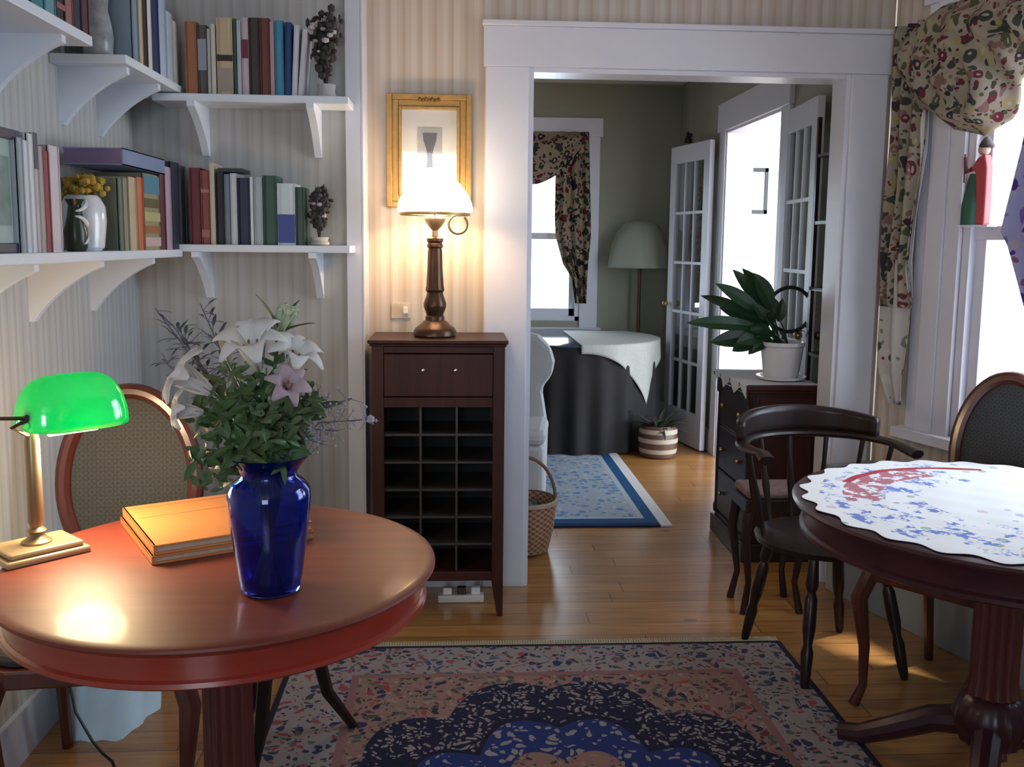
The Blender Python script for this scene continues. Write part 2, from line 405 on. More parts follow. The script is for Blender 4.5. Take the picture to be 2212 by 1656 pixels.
# windows
def window(name, o, ang, L, z0, z1, zm, muntins=0):
    mb = MB(); s = .035; d0, d1 = .03, .08
    mb.box(0, s, 0, .12, z0, z1).box(L-s, L, 0, .12, z0, z1).box(0, L, 0, .12, z0, z0+s).box(0, L, 0, .12, z1-s, z1)
    mb.box(s, L-s, d0-.01, d1+.01, zm-.025, zm+.025)
    mb.box(s, s+.045, d0, d1, z0, z1).box(L-s-.045, L-s, d0, d1, z0, z1).box(s, L-s, d0, d1, z0+s, z0+s+.06).box(s, L-s, d0, d1, z1-s-.05, z1-s)
    for k in range(muntins): x = L*(k+1)/(muntins+1); mb.box(x-.009, x+.009, d0+.01, d1-.01, zm, z1)
    o_ = struct(mb.build(name, M['white_trim'], loc=o, rz=ang, bevel=.002))
    MB().box(s, L-s, .052, .056, z0+s, z1-s).build('pane', M['pane'], o_)
    return o_
window('window_1', W(WU0, 0, 0), RA, WU1-WU0, WZ0, WZ1, 1.455)
window('window_2', (.22, FY, 0), 0, .76, .80, 2.22, 1.46)
# casing of the slanted window
cs = MB().box(.19, .245, -.018, 0, .66, 2.42).box(.245, .33, -.026, 0, .66, 2.42).box(.33, WU0, -.018, 0, .66, 2.42).box(WU1, WU1+.15, -.022, 0, .66, 2.42).box(.17, WU1+.17, -.03, 0, WZ1, 2.44).box(.16, WU1+.18, -.06, 0, .66, .70)
struct(cs.build('trim_window_right', M['white_trim'], loc=WA, rz=RA, bevel=.003))
# built-in window seat below
struct(MB().box(.02, LW-.05, -.22, 0, 0, .50).box(0.01, LW-.04, -.235, 0, .50, .525).build('trim_window_seat', M['seat_paint'], loc=WA, rz=RA, bevel=.004))
portal('portal_right', W((WU0+WU1)/2, -.13, 1.5), nd, 1.45, 1.6)
portal('portal_far', (.6, FY+.14, 1.5), (0, -1, 0), .76, 1.42)
portal('portal_side', (4.85, 6.3, 1.4), (-1, 0, 0), 4, 2.1)
portal('portal_near', (-.35, -2.35, 1.62), (0, 1, 0), 1.1, 1.35)

# ------------------------------------------------------------------ shelves and brackets
def bracket(parent, o, face, d=.20, h=.17, t=.026):
    pts = [(0, 0), (d, 0), (d, -.018)]
    for i in range(1, 9):
        a = i/9*PI/2; f = i/9; pts.append((((1-math.sin(a))*.35+(1-f)*.65)*d*.93+.012, -.018-(h-.018)*((1-math.cos(a))*.35+f*.65)))
    pts += [(.012, -h), (0, -h)]
    mb = MB()
    if face == 'x': mb.prism([(p[0], p[1]) for p in pts], 1, -t/2, t/2)      # sticks out along +x
    else: mb.prism([(-p[0], p[1]) for p in pts], 0, -t/2, t/2)                # sticks out along -y
    b = mb.build('bracket', M['white_shelf'], parent); b.location = o; return b
SZU, SZL = 1.905, 1.385      # shelf tops
TS = .026
def shelf(label, x0, x1, y0, y1, ztop, br, face):
    c = Vector(((x0+x1)/2, (y0+y1)/2, ztop-TS))
    t = thing('wall_shelf', label, 'shelf', c)
    MB().box(x0-c.x, x1-c.x, y0-c.y, y1-c.y, 0, TS).build('board', M['white_shelf'], t, bevel=.003)
    for p in br:
        bracket(t, ((x0-c.x, p-c.y, 0) if face == 'x' else (p-c.x, y1-c.y, 0)), face)
    return t
SXF = -.95
shelf('white upper shelf on the left wall nearest the camera, cut by the top left corner', XL, SXF, 1.2, 2.64, SZU+.022, (1.5, 2.50), 'x')
shelf('short white upper shelf on the left wall with its square end showing', XL, SXF, 2.90, YP-.002, SZU+.022+.004, (2.97, 3.27), 'x')
shelf('white upper shelf under the straight row of books beside the gilt picture', -1.04, -.37, 3.415, YP, SZU-.004, (-.905, -.50), 'y')
shelf('long white lower shelf on the left wall above the green lamp', XL, SXF, 1.1, YP-.19, SZL-.018, (2.28, 2.70, 3.15), 'x')
shelf('white lower shelf on the back wall above the dried twigs', XL+.002, -.37, 3.415, YP, SZL, (-.905, -.50), 'y')

# ------------------------------------------------------------------ books
_n = [0]
def book(label, t, h, d, c, loc, rz=0, lean=0, band=None, group=None, flat=False):
    """spine faces local -y; width t along x; depth d along +y"""
    _n[0] += 1
    m = plain('cloth_%02d' % _n[0], c, .55, var=.10)
    mb = MB(); k = .0025
    mb.box(-t/2, -t/2+k, 0, d, 0, h).box(t/2-k, t/2, 0, d, 0, h)
    pts = [(-t/2, .004), (-t/4, 0.0), (t/4, 0.0), (t/2, .004), (t/2, .007), (-t/2, .007)]
    mb.prism(pts, 2, 0, h)
    o = mb.build('book', m, loc=loc)
    tag(o, label, 'book', group)
    MB().box(-t/2+k, t/2-k, .007, d-.004, .004, h-.004).build('pages', M['page'], o)
    if band:
        for (z0, z1, bc) in band:
            MB().box(-t/2+.0008, t/2-.0008, -.0012, .001, h*z0, h*z1).build('spine_label', plain('label_%s' % str(bc), bc, .6), o)
    if flat:    # lying on its side with the spine towards -y local
        o.rotation_euler = (0, PI/2, rz)
    else:
        o.rotation_euler = (0, lean, rz)
    return o
# straight upper row on the back wall: (x0, x1, top y, colour, label, band, lean)
G1 = 'books on the upper back shelf'
ys = 3.447
rows = [
 (402, 428, 44, (.34, .13, .06), 'rust brown book at the left end of the upper back shelf', None, 0),
 (429, 449, 52, (.10, .075, .075), 'charcoal book beside the rust brown one on the upper shelf', [(.35, .8, (.30, .32, .36))], 0),
 (450, 457, 60, (.45, .45, .42), 'thin grey booklet between charcoal book and ivory book, upper shelf', None, 0),
 (458, 468, 50, (.66, .62, .52), 'slim ivory book left of the wide tan book, upper shelf', None, 0),
 (470, 505, 36, (.55, .42, .27), 'wide tan book with a dark band across its spine', [(.44, .52, (.04, .02, .015)), (.05, .35, (.36, .29, .24))], 0),
 (507, 513, 38, (.04, .10, .075), 'very thin dark green book right of the wide tan book', None, 0),
 (514, 523, 42, (.50, .52, .58), 'pale grey slim book next to the thin dark green one', None, 0),
 (524, 539, 36, (.55, .45, .50), 'pale pink book with maroon spine panel on the upper shelf', [(.48, .72, (.17, .02, .04))], 0),
 (540, 562, 36, (.045, .035, .025), 'nearly black brown book in the middle right of the upper row', None, 0),
 (563, 584, 37, (.14, .035, .035), 'dark maroon book left of the pink-edged book, upper shelf', None, 0),
 (585, 594, 44, (.52, .30, .33), 'thin dusty pink book left of the teal book', None, 0),
 (595, 614, 42, (.05, .25, .38), 'teal blue book on the upper shelf', None, 0),
 (615, 629, 46, (.015, .05, .19), 'deep navy book right of the teal book', None, .02),
 (630, 642, 52, (.58, .62, .70), 'pale blue white book leaning at the right of the upper row', None, .05),
 (643, 652, 60, (.62, .58, .62), 'last white book leaning at the right end of the upper row', None, .09)]
for x0, x1, ty, c, lb, bd, ln in rows:
    a = atY(x0, 200, ys); b = atY(x1, 200, ys); z = atY((x0+x1)/2, ty, ys).z
    book(lb, b.x-a.x-.001, z-SZU, .13, c, ((a.x+b.x)/2, ys, SZU-.003), lean=ln, band=bd, group=G1)
G2 = 'books on the lower back shelf'
rows = [
 (412, 435, 362, (.16, .028, .045), 'maroon book at the left of the lower back shelf', None, 0),
 (436, 455, 368, (.26, .07, .055), 'red brown book left of the cream spine, lower back shelf', [(.1, .2, (.36, .16, .12)), (.7, .75, (.40, .2, .14))], 0),
 (456, 467, 352, (.62, .54, .42), 'tall cream book in the lower back row', None, 0),
 (468, 486, 372, (.015, .013, .018), 'black book right of the tall cream one', None, 0),
 (487, 499, 376, (.20, .22, .30), 'slate blue book in the middle of the lower back row', None, 0),
 (500, 514, 374, (.58, .60, .66), 'white book left of the navy black one, lower back row', None, 0),
 (515, 541, 384, (.022, .025, .065), 'wide navy black book in the lower back row', None, 0),
 (542, 549, 382, (.68, .68, .70), 'thin white book touching the navy black one', None, 0),
 (550, 569, 382, (.40, .46, .48), 'pale grey green book left of the dark green one', None, 0),
 (570, 599, 379, (.035, .09, .065), 'wide dark green book in the lower back row', None, 0),
 (600, 639, 396, (.60, .68, .72), 'wide pale blue book with a navy patch low on the spine', [(.04, .50, (.05, .08, .28))], 0),
 (640, 658, 404, (.04, .075, .06), 'dark green grey book beside the dried flowers, lower back row', None, 0)]
for x0, x1, ty, c, lb, bd, ln in rows:
    a = atY(x0, 520, ys); b = atY(x1, 520, ys); z = atY((x0+x1)/2, ty, ys).z
    book(lb, b.x-a.x-.001, z-SZL, .13, c, ((a.x+b.x)/2, ys, SZL), lean=ln, band=bd, group=G2)
a = atY(470, 362, ys); b = atY(524, 362, ys)
mbk = MB().box(0, b.x-a.x, 0, .12, 0, .013)
tag(mbk.build('notebook', plain('notebook_black', (.03, .03, .035), .5), loc=(a.x, ys, atY(480, 371, ys).z)), 'thin black notebook lying flat across the lower back row of books', 'notebook')

def side_books(rows, Xs, zt, group):
    for x0, x1, ty, c, lb, bd, yb in rows:
        a = atX(x0, yb, Xs); b = atX(x1, yb, Xs); z = atX((x0+x1)/2, ty, Xs).z
        book(lb, abs(b.y-a.y)*.97, z-zt, .15, c, (Xs, (a.y+b.y)/2, zt), rz=PI/2, band=bd, group=group)
G3 = 'books on the short upper side shelf'
side_books([
 (290, 302, -20, (.22, .29, .36), 'grey blue tall book on the short upper side shelf', None, 130),
 (303, 311, -10, (.52, .42, .30), 'thin beige tall book between grey blue and black, upper side shelf', None, 135),
 (312, 321, -18, (.03, .02, .025), 'thin black tall book on the short upper side shelf', None, 140),
 (322, 330, -12, (.66, .64, .62), 'thin white tall book left of the navy one, upper side shelf', None, 145),
 (331, 346, -16, (.02, .035, .11), 'navy tall book on the short upper side shelf', None, 150),
 (347, 362, -4, (.42, .50, .66), 'light blue tall book right of the navy one, upper side shelf', None, 160),
 (363, 376, 30, (.50, .56, .62), 'pale blue grey shorter book near the shelf corner', None, 170),
 (377, 386, 50, (.58, .54, .46), 'cream short book tucked in the upper shelf corner', None, 180)], SXF-.012, SZU+.026, G3)
G4 = 'books on the near upper side shelf'
side_books([
 (70, 98, -90, (.05, .22, .26), 'dark teal book on the near upper shelf at top left', None, 30),
 (99, 122, -90, (.12, .30, .34), 'sea green book on the near upper shelf', None, 40),
 (123, 142, -80, (.02, .02, .03), 'black book on the near upper shelf', [(.2, .3, (.3, .1, .12))], 50),
 (143, 160, -70, (.30, .13, .12), 'brick red book on the near upper shelf', None, 60),
 (161, 178, -74, (.03, .03, .05), 'dark navy book on the near upper shelf', None, 65),
 (179, 194, -60, (.10, .03, .05), 'wine red book at the far end of the near upper shelf', None, 75)], SXF-.012, SZU+.022, G4)
G5 = 'books on the lower side shelf'
side_books([
 (50, 60, 300, (.34, .38, .42), 'grey book beside the dark framed picture, lower side shelf', None, 545),
 (61, 72, 306, (.62, .65, .72), 'pale lilac white book on the lower side shelf', None, 545),
 (73, 82, 292, (.70, .72, .74), 'tall white book on the lower side shelf', None, 545),
 (83, 92, 290, (.50, .46, .48), 'grey book with a charcoal top label on the lower side shelf', [(.7, 1, (.09, .10, .13))], 545),
 (93, 102, 318, (.44, .36, .36), 'taupe book left of the crimson one, lower side shelf', None, 545),
 (103, 115, 328, (.26, .045, .06), 'crimson book on the lower side shelf', None, 545),
 (116, 138, 318, (.62, .54, .58), 'pale pink wide book left of the dark vase, lower side shelf', None, 545)], SXF-.012, SZL-.018, G5)
side_books([
 (262, 270, 386, (.14, .17, .13), 'moss grey book right of the white crock', None, 545),
 (271, 282, 386, (.25, .24, .17), 'olive book right of the moss grey one, lower side shelf', None, 545),
 (283, 300, 384, (.50, .40, .27), 'beige book left of the orange one, lower side shelf', None, 545),
 (301, 314, 384, (.52, .15, .07), 'orange book on the lower side shelf', None, 545),
 (315, 349, 378, (.30, .27, .16), 'wide book with coloured squares down its spine', [(.05, .17, (.55, .42, .42)), (.22, .32, (.30, .13, .05)), (.38, .50, (.45, .42, .20)), (.56, .68, (.12, .10, .05)), (.74, .98, (.08, .22, .30))], 545),
 (350, 361, 372, (.13, .03, .045), 'dark wine book right of the wide book with squares', None, 545),
 (362, 374, 362, (.48, .36, .44), 'dusty mauve book near the lower shelf corner', None, 545),
 (375, 392, 352, (.035, .035, .06), 'blue black book in the lower shelf corner', None, 545),
 (393, 406, 360, (.10, .12, .14), 'charcoal book at the far end of the lower side shelf', None, 545)], SXF-.012, SZL-.018, G5)
# big flat book lying across the tops
a = atX(352, 376, -.955); b = atX(262, 376, -.955)
bt = MB().box(-.17, 0, 0, a.y-b.y, 0, .003).box(-.17, 0, 0, a.y-b.y, .045, .048).box(-.004, 0, 0, a.y-b.y, 0, .048)
zb = atX(330, 376, -.955).z + .006
o = tag(bt.build('large_book', plain('blue_jacket', (.20, .26, .42), .4), loc=(-.948, b.y, zb)), 'blue jacketed large book lying flat on top of the lower side row', 'book')
MB().box(-.166, -.004, .003, a.y-b.y-.003, .003, .045).build('pages', plain('violet_edge', (.20, .12, .24), .6), o)

# framed picture at the far left of the lower shelf
a = atX(-10, 545, -.98); b = atX(47, 545, -.98)
t = thing('photo_frame', 'dark navy framed picture standing at the left edge on the lower shelf', 'picture frame', (-.98, b.y, SZL-.018))
hh = atX(40, 285, -.98).z - (SZL-.018); Lf = b.y-a.y + .10
MB().box(-.012, .01, -Lf, -Lf+.022, 0, hh).box(-.012, .01, -.022, 0, 0, hh).box(-.012, .01, -Lf+.022, -.022, 0, .022).box(-.012, .01, -Lf+.022, -.022, hh-.022, hh).build('frame', plain('navy_frame', (.012, .02, .07), .35), t, bevel=.002)
MB().box(-.010, .0, -Lf+.022, -.022, .022, hh-.022).build('mat_board', plain('pale_mat', (.42, .50, .48), .6), t)
MB().box(0, .002, -Lf+.045, -.045, .06, hh-.06).build('print', plain('landscape_print', (.20, .27, .25), .6, var=.6, scale=22), t)

# ------------------------------------------------------------------ decorations on the shelves
def pot_mod(a, z): return 1
p = atX(222, 545, -1.02)
t = thing('crock', 'white rounded crock full of dried yellow flowers, on the lower side shelf', 'pot', (-1.008, 2.675, SZL-.018))
MB().lathe([(.042, 0), (.052, .01), (.060, .08), (.058, .12), (.045, .145), (.040, .150), (.034, .146), (.034, .10), (.03, .1)], n=28).build('body', M['porcelain'], t, smooth=True)
M['yellow'] = plain('dried_yellow', (.42, .26, .035), .9, var=.4, scale=60); M['dry_stem'] = plain('dry_stem', (.15, .14, .06), .9)
mb = MB(); st = MB()
for i in range(70):
    a = random.uniform(0, 2*PI); r = random.uniform(0, .085); z = .168 + random.uniform(-.01, .035) - r*.15
    mb.sphere((r*math.cos(a)*.8, r*math.sin(a), z), random.uniform(.007, .013), 6)
    if i % 4 == 0: st.tube([(r*.2*math.cos(a), r*.2*math.sin(a), .12), (r*math.cos(a)*.8, r*math.sin(a), z)], .0012, 4)
mb.build('flower_heads', M['yellow'], t); st.build('stems', M['dry_stem'], t)
# dark vase with white ornaments
t = thing('ornament_vase', 'small dark vase with white curled ornaments left of the white crock', 'vase', (-.985, 2.56, SZL-.018))
MB().lathe([(.022, 0), (.028, .01), (.030, .05), (.020, .09), (.016, .12), (.024, .135), (.018, .133), (.012, .1)], n=20).build('body', plain('dark_glaze', (.025, .035, .02), .3), t, smooth=True)
mb = MB()
for z, s in ((.03, 1), (.075, -1), (.12, 1)):
    mb.tube([(.026*math.cos(q), .026*math.sin(q)*s + .004, z+.016*math.sin(q*1.3)) for q in [k*.35-1.2 for k in range(8)]], [.002, .004, .005, .006, .006, .005, .004, .002], 6)
mb.build('scroll_relief', M['porcelain'], t)

def dried_bunch(label, loc, h, w_, dark, light, n=26, base_h=.05):
    t = thing('dried_arrangement', label, 'dried flowers', loc)
    MB().lathe([(.030, 0), (.036, .004), (.036, .012), (.030, base_h*.5), (.034, base_h), (.026, base_h), (.024, base_h*.6)], n=18).build('pot', plain('stone_pot', (.46, .44, .44), .6), t, smooth=True)
    s = MB(); l = MB(); f = MB()
    for i in range(n):
        a = random.uniform(0, 2*PI); r = random.uniform(.2, 1)*w_; z = h*random.uniform(.45, 1)
        e = Vector((r*math.cos(a), r*math.sin(a)*.6, z))
        mid = Vector((e.x*.35, e.y*.35, z*.6))
        s.tube([(0, 0, base_h*.7), mid, e], [.003, .002, .001], 5)
        for k in range(5):
            q = mid.lerp(e, k/4) + Vector([random.uniform(-.014, .014) for _ in range(3)])
            l.sphere(q, random.uniform(.006, .014), 6, sz=random.uniform(.5, 1.6), sx=random.uniform(.5, 1.3))
        if i % 3 == 0: f.sphere(e*.9 + Vector((0, -.012, 0)), random.uniform(.008, .015), 7, sz=.7)
    s.build('twigs', plain('twig', (.05, .035, .03), .9), t); l.build('leaves', dark, t); f.build('blossoms', light, t)
    return t
M['dk_leaf'] = plain('dried_dark_leaf', (.045, .04, .04), .9, var=.5, scale=40)
M['pale_bl'] = plain('pale_blossom', (.50, .44, .46), .9, var=.2)
p = atY(705, 195, 3.50)
dried_bunch('tall dark dried arrangement with pale blooms at the right end of the upper shelf', (p.x, 3.50, SZU-.004), .31, .065, M['dk_leaf'], M['pale_bl'], 44)
p = atY(690, 520, 3.50)
dried_bunch('short dark dried posy with pinkish blooms at the right end of the lower shelf', (p.x, 3.50, SZL), .215, .05, M['dk_leaf'], plain('pink_bloom', (.50, .36, .36), .9), 30, .03)
# grey glass ornament in the shelf gap, top left
t = thing('ornament_jar', 'grey and white patterned jar standing at the left end of the short upper shelf', 'jar', (-1.045, 2.945, SZU+.026))
MB().lathe([(.035, 0), (.040, .01), (.044, .06), (.036, .11), (.03, .13), (.036, .2), (.028, .24), (.02, .24)], n=24).build('body', plain('speckled_glaze', (.30, .32, .34), .3, var=.8, scale=30), t, smooth=True)
MB().lathe([(.036, 0), (.03, .012), (.006, .02), (.010, .03), (.001, .036)], (0, 0, .24), 20).build('lid', plain('dark_lid', (.06, .07, .08), .3), t, smooth=True)

# ------------------------------------------------------------------ left round table
TC = Vector((-.475, 1.935, 0)); TR = .437
t = thing('round_table', 'round polished cherry red table in the left foreground with fluted column', 'table', TC)
MB().lathe([(.001, .726), (TR-.012, .726), (TR-.004, .728), (TR, .733), (TR-.001, .738), (TR-.006, .7405), (TR-.02, .742), (.001, .742)][::-1], n=128, cap=False).build('tabletop', M['cherry'], t, smooth=True)
MB().lathe([(TR-.018, .727), (TR-.018, .722), (TR-.024, .716), (TR-.026, .676), (TR-.020, .672), (TR-.018, .664), (TR-.024, .659), (TR-.06, .659), (TR-.06, .727)], n=128, cap=False).build('apron', wood('cherry_apron', (.24, .022, .012), (.30, .034, .018), .25, .6, (1, 1, 8), 2), t, smooth=True)
fl = lambda a, z: 1 - .10*abs(math.sin(a*9))**.6
MB().lathe([(.075, .659), (.075, .64), (.058, .63), (.062, .615)], n=72).build('capital', M['cherry_dark'], t, smooth=True)
MB().lathe([(.060, .615), (.052, .58), (.052, .30), (.060, .24), (.05, .235)][::-1], n=108, mod=fl).build('column', M['cherry_dark'], t, smooth=True, angle=60)
MB().lathe([(.05, .235), (.075, .225), (.085, .19), (.075, .15), (.05, .13)][::-1], n=48).build('column_base', M['cherry_dark'], t, smooth=True)
for k in range(4):
    a = PI/4 + k*PI/2; d = Vector((math.cos(a), math.sin(a), 0))
    MB().tube([d*.04+Vector((0, 0, .17)), d*.12+Vector((0, 0, .15)), d*.20+Vector((0, 0, .085)), d*.27+Vector((0, 0, .035)), d*.33+Vector((0, 0, .022))], [.035, .032, .028, .024, .022], 10).build('foot', M['cherry_dark'], t, smooth=True)

TZ = .742
# two big tan books
A = Vector((-.612, 1.905)); ang = math.radians(29)
def big_book(label, z, h, w_, d_, c, off, ra):
    o = MB().box(0, w_, 0, d_, 0, .005).box(0, w_, 0, d_, h-.005, h).box(0, .006, 0, d_, 0, h).build('large_book', c, loc=(A.x+off[0], A.y+off[1], z), rz=ra, bevel=.0015)
    tag(o, label, 'book')
    MB().box(.006, w_-.006, .006, d_-.006, .005, h-.005).build('pages', plain('tan_pages', (.42, .32, .24), .8, scale=70), o)
    return o
M['tan'] = plain('tan_leather', (.42, .15, .045), .5, var=.10, scale=8)
big_book('lower tan leather book of the flat pair on the round table', TZ, .019, .345, .335, M['tan'], (0, 0), ang)
bk = big_book('upper tan leather book of the flat pair on the round table', TZ+.0192, .021, .338, .328, plain('tan_leather_top', (.48, .19, .06), .5, var=.12, scale=7), (.003, .004), ang)
MB().box(.012, .33, .215, .217, .0206, .0214).box(.012, .33, .300, .302, .0206, .0214).build('fold_line', plain('crease', (.22, .09, .035), .7), bk)

# cobalt vase and bouquet
VP = Vector((-.346, 1.762, TZ))
t = thing('vase', 'cobalt blue glass vase of flowers on the round cherry table', 'vase', VP)
MB().lathe([(.001, 0), (.050, 0), (.057, .006), (.060, .03), (.073, .13), (.077, .180), (.076, .196), (.066, .212), (.052, .222), (.052, .230), (.062, .245), (.078, .262),
            (.076, .263), (.058, .247), (.048, .231), (.048, .222), (.062, .208), (.072, .194), (.073, .18), (.069, .13), (.056, .03), (.052, .012), (.001, .010)], n=64, cap=False,
           ).build('glass_body', M['cobalt'], t, smooth=True, angle=70)
mb = MB()
for i in range(14):
    a = i*2.4; r0 = .03; r1 = .030
    mb.tube([(r0*math.cos(a+2.4), r0*math.sin(a+2.4), .02), (0.3*r1*math.cos(a), .3*r1*math.sin(a), .13), (r1*math.cos(a), r1*math.sin(a), .24)], .0035, 6)
mb.build('stems', plain('green_stem', (.10, .20, .06), .6), t)

def leafpts(mb, p, d, L, w_, bend=.3, up=Vector((0, 0, 1)), n=6):
    """a pointed leaf along d"""
    d = Vector(d).normalized(); s = d.cross(up)
    s = s.normalized() if s.length > 1e-4 else Vector((1, 0, 0)); nn = s.cross(d)
    vs = []; p = Vector(p)
    for i in range(n+1):
        f = i/n; ww = w_*math.sin(PI*min(1, f*.93+.07))**.8*.5 if i < n else .0005
        c = p + d*L*f - nn*bend*L*f*f
        vs += [c - s*ww + nn*ww*.25, c - nn*0, c + s*ww + nn*ww*.25]
    fs = []
    for i in range(n):
        b = i*3; fs += [(b, b+1, b+4, b+3), (b+1, b+2, b+5, b+4)]
    mb.add(vs, fs); return mb
M['leaf'] = plain('green_leaf', (.050, .105, .032), .5, var=.5, scale=25)
M['leaf_olive'] = plain('olive_leaf', (.085, .12, .05), .6, var=.4, scale=25)
M['petal'] = transluc('white_petal', (.86, .84, .82), .3, .5, .04)
M['petal_pink'] = transluc('pink_petal', (.58, .44, .50), .3, .5, .04)
M['stamen'] = plain('rust_stamen', (.30, .10, .03), .8)
MOUTH = VP + Vector((0, 0, .255))
def lily(label, head, dirv, size, mat, opening=.72, cat='flower'):
    head = Vector(head); t = thing('lily', label, cat, MOUTH)
    h = head - MOUTH
    MB().tube([(0, 0, -.03), h*.5 + Vector((0, 0, .02)), h], [.003, .0028, .0025], 6).build('stem', M['leaf'], t)
    dv = Vector(dirv).normalized(); a = dv.orthogonal().normalized(); b = dv.cross(a)
    mb = MB()
    for k in range(6):
        q = k*PI/3; o = a*math.cos(q) + b*math.sin(q)
        vs = []; n = 8; wd = size*(.34 if k % 2 else .44); s = dv.cross(o).normalized()
        for i in range(n+1):
            f = i/n
            c = h + dv*size*(.75*math.sin(f*PI*.62)) + o*size*opening*(f**1.7)*.85 - dv*size*.28*max(0, f-.6)**1.2
            ww = wd*math.sin(PI*(f*.9+.06))**.7*.5
            vs += [c - s*ww - o*ww*.2 + dv*ww*.2, c, c + s*ww - o*ww*.2 + dv*ww*.2]
        mb.add(vs, [x for i in range(n) for x in ((i*3, i*3+1, i*3+4, i*3+3), (i*3+1, i*3+2, i*3+5, i*3+4))])
    mb.build('petals', mat, t, smooth=True, solid=.0012)
    if opening > .5:
        st = MB()
        for k in range(5):
            q = k*PI*.4; o = (a*math.cos(q)+b*math.sin(q))*size*.12; st.tube([h, h+dv*size*.5+o], .0008, 4); st.sphere(h+dv*size*.52+o, .003, 6, sz=1.6)
        st.build('stamens', M['stamen'], t)
    return t
def bp(px, py, Yv): return atY(px, py, Yv)
lily('large open white lily at the centre top of the bouquet', bp(560, 800, 1.76), (-.1, -.5, .8), .115, M['petal'])
lily('open white lily on the upper right of the bouquet', bp(612, 815, 1.77), (.45, -.35, .85), .10, M['petal'])
lily('drooping cream white lily at the left of the bouquet', bp(462, 850, 1.74), (-.75, -.3, .55), .105, M['petal'])
lily('second cream lily overhanging the tan books', bp(440, 890, 1.72), (-.8, -.4, .15), .07, M['petal'])
lily('pink tinged lily right of the bouquet centre', bp(610, 850, 1.70), (.35, -.7, .45), .07, M['petal_pink'])
lily('closed pale green lily bud standing highest on the right', bp(598, 735, 1.80), (.35, -.1, .9), .095, plain('bud', (.48, .52, .36), .5), .25, 'flower bud')
lily('narrow cream bud standing up left of the white lily', bp(492, 780, 1.80), (.0, .0, 1), .075, plain('bud_cream', (.42, .38, .25), .5), .14, 'flower bud')
# green lily leaves at the bud
t = thing('leaf_sprig', 'dark green leaves curling round the highest lily bud', 'leaves', MOUTH, group=None)
mb = MB()
for d, L in (((-.25, -.1, 1), .085), ((.7, -.2, .45), .075), ((.3, .2, 1), .075), ((-.7, 0, .6), .04)):
    leafpts(mb, Vector(bp(603, 722, 1.80))-MOUTH, d, L, .022, .25)
mb.tube([(0, 0, -.02), (Vector(bp(603, 722, 1.80))-MOUTH)*.5+Vector((0, 0, .02)), Vector(bp(603, 722, 1.80))-MOUTH], .0025, 5)
mb.build('leaves', M['leaf'], t, solid=.0008)
# dense greenery: sprays
sprays = [(-.10, .03, .14), (-.075, -.03, .10), (-.11, -.02, .02), (-.06, .02, .16), (-.03, -.05, .12), (0, -.06, .08), (.03, -.05, .12), (.0, .0, .17), (.04, .02, .14), (.06, -.03, .09), (-.05, -.06, .04), (.085, .0, .12), (-.02, -.05, .03), (.03, -.04, .03),(-.12,.0,.09),(-.095,-.02,-.03)]
lbl = ['leafy green spray low on the left of the bouquet, over the books', 'leafy green spray at the front of the bouquet above the vase mouth', 'leafy green spray on the right of the bouquet', 'leafy green spray filling the middle of the bouquet']
for k, (x, y, z) in enumerate(sprays):
    e = Vector((x, y, z)); which = 0 if x < -.055 else (2 if x > .045 else (1 if z < .1 else 3))
    t = thing('leaf_spray', lbl[which], 'foliage', MOUTH, group=lbl[which].replace('leafy green spray', 'leafy sprays'))
    st = MB().tube([(x*.15, y*.15, -.03), e*.5+Vector((0, 0, .01)), e], [.0025, .002, .0012], 5); lf = MB()
    for i in range(42):
        f = random.uniform(.2, 1.08); p = e*f + Vector([random.uniform(-.024, .024) for _ in range(3)])
        d = Vector((random.uniform(-1, 1)+x*4, random.uniform(-1, 1), random.uniform(-.5, .9)))
        leafpts(lf, p, d, random.uniform(.022, .045), random.uniform(.009, .018), .3, Vector((random.uniform(-.6, .6), -1, random.uniform(-.2, 1))), n=4)
    st.build('stem', M['leaf'], t); lf.build('leaves', M['leaf'] if k % 3 else M['leaf_olive'], t)
# wispy lilac sprigs to the right
M['wisp'] = plain('wispy_sprig', (.34, .33, .42), .8); M['wispd'] = plain('dusky_sprig', (.12, .115, .15), .8)
for k, (px, py) in enumerate(((800, 905), (760, 860), (730, 930), (690, 860), (700, 960), (650, 940))):
    e = bp(px, py, 1.78) - MOUTH
    lb = 'wispy lilac sprig reaching right to the dark cabinet' if k == 0 else 'shorter wispy lilac sprigs on the right of the bouquet'
    t = thing('lilac_sprig', lb, 'sprig', MOUTH, group=None if k == 0 else 'short lilac sprigs')
    st = MB(); fl_ = MB(); mid = e*.5 + Vector((0, 0, .03)); prev = None
    pts = [Vector((0, 0, -.02)).lerp(mid, i/5) for i in range(5)] + [mid.lerp(e, i/6) for i in range(7)]
    st.tube(pts, .0012, 4)
    for i in range(26):
        f = random.uniform(.4, 1); q = (Vector((0, 0, 0)).lerp(mid, f*2) if f < .5 else mid.lerp(e, f*2-1)); tip = q + Vector((random.uniform(-.02, .025), random.uniform(-.02, .02), random.uniform(-.025, .03)))
        st.tube([q, tip], .0006, 3); fl_.sphere(tip, random.uniform(.002, .0042), 5)
    if k == 0: fl_.sphere(e, .009, 6); fl_.sphere(e+Vector((-.012, 0, .006)), .006, 6)
    st.build('stem', M['wispd'], t); fl_.build('blossoms', M['wisp'], t)
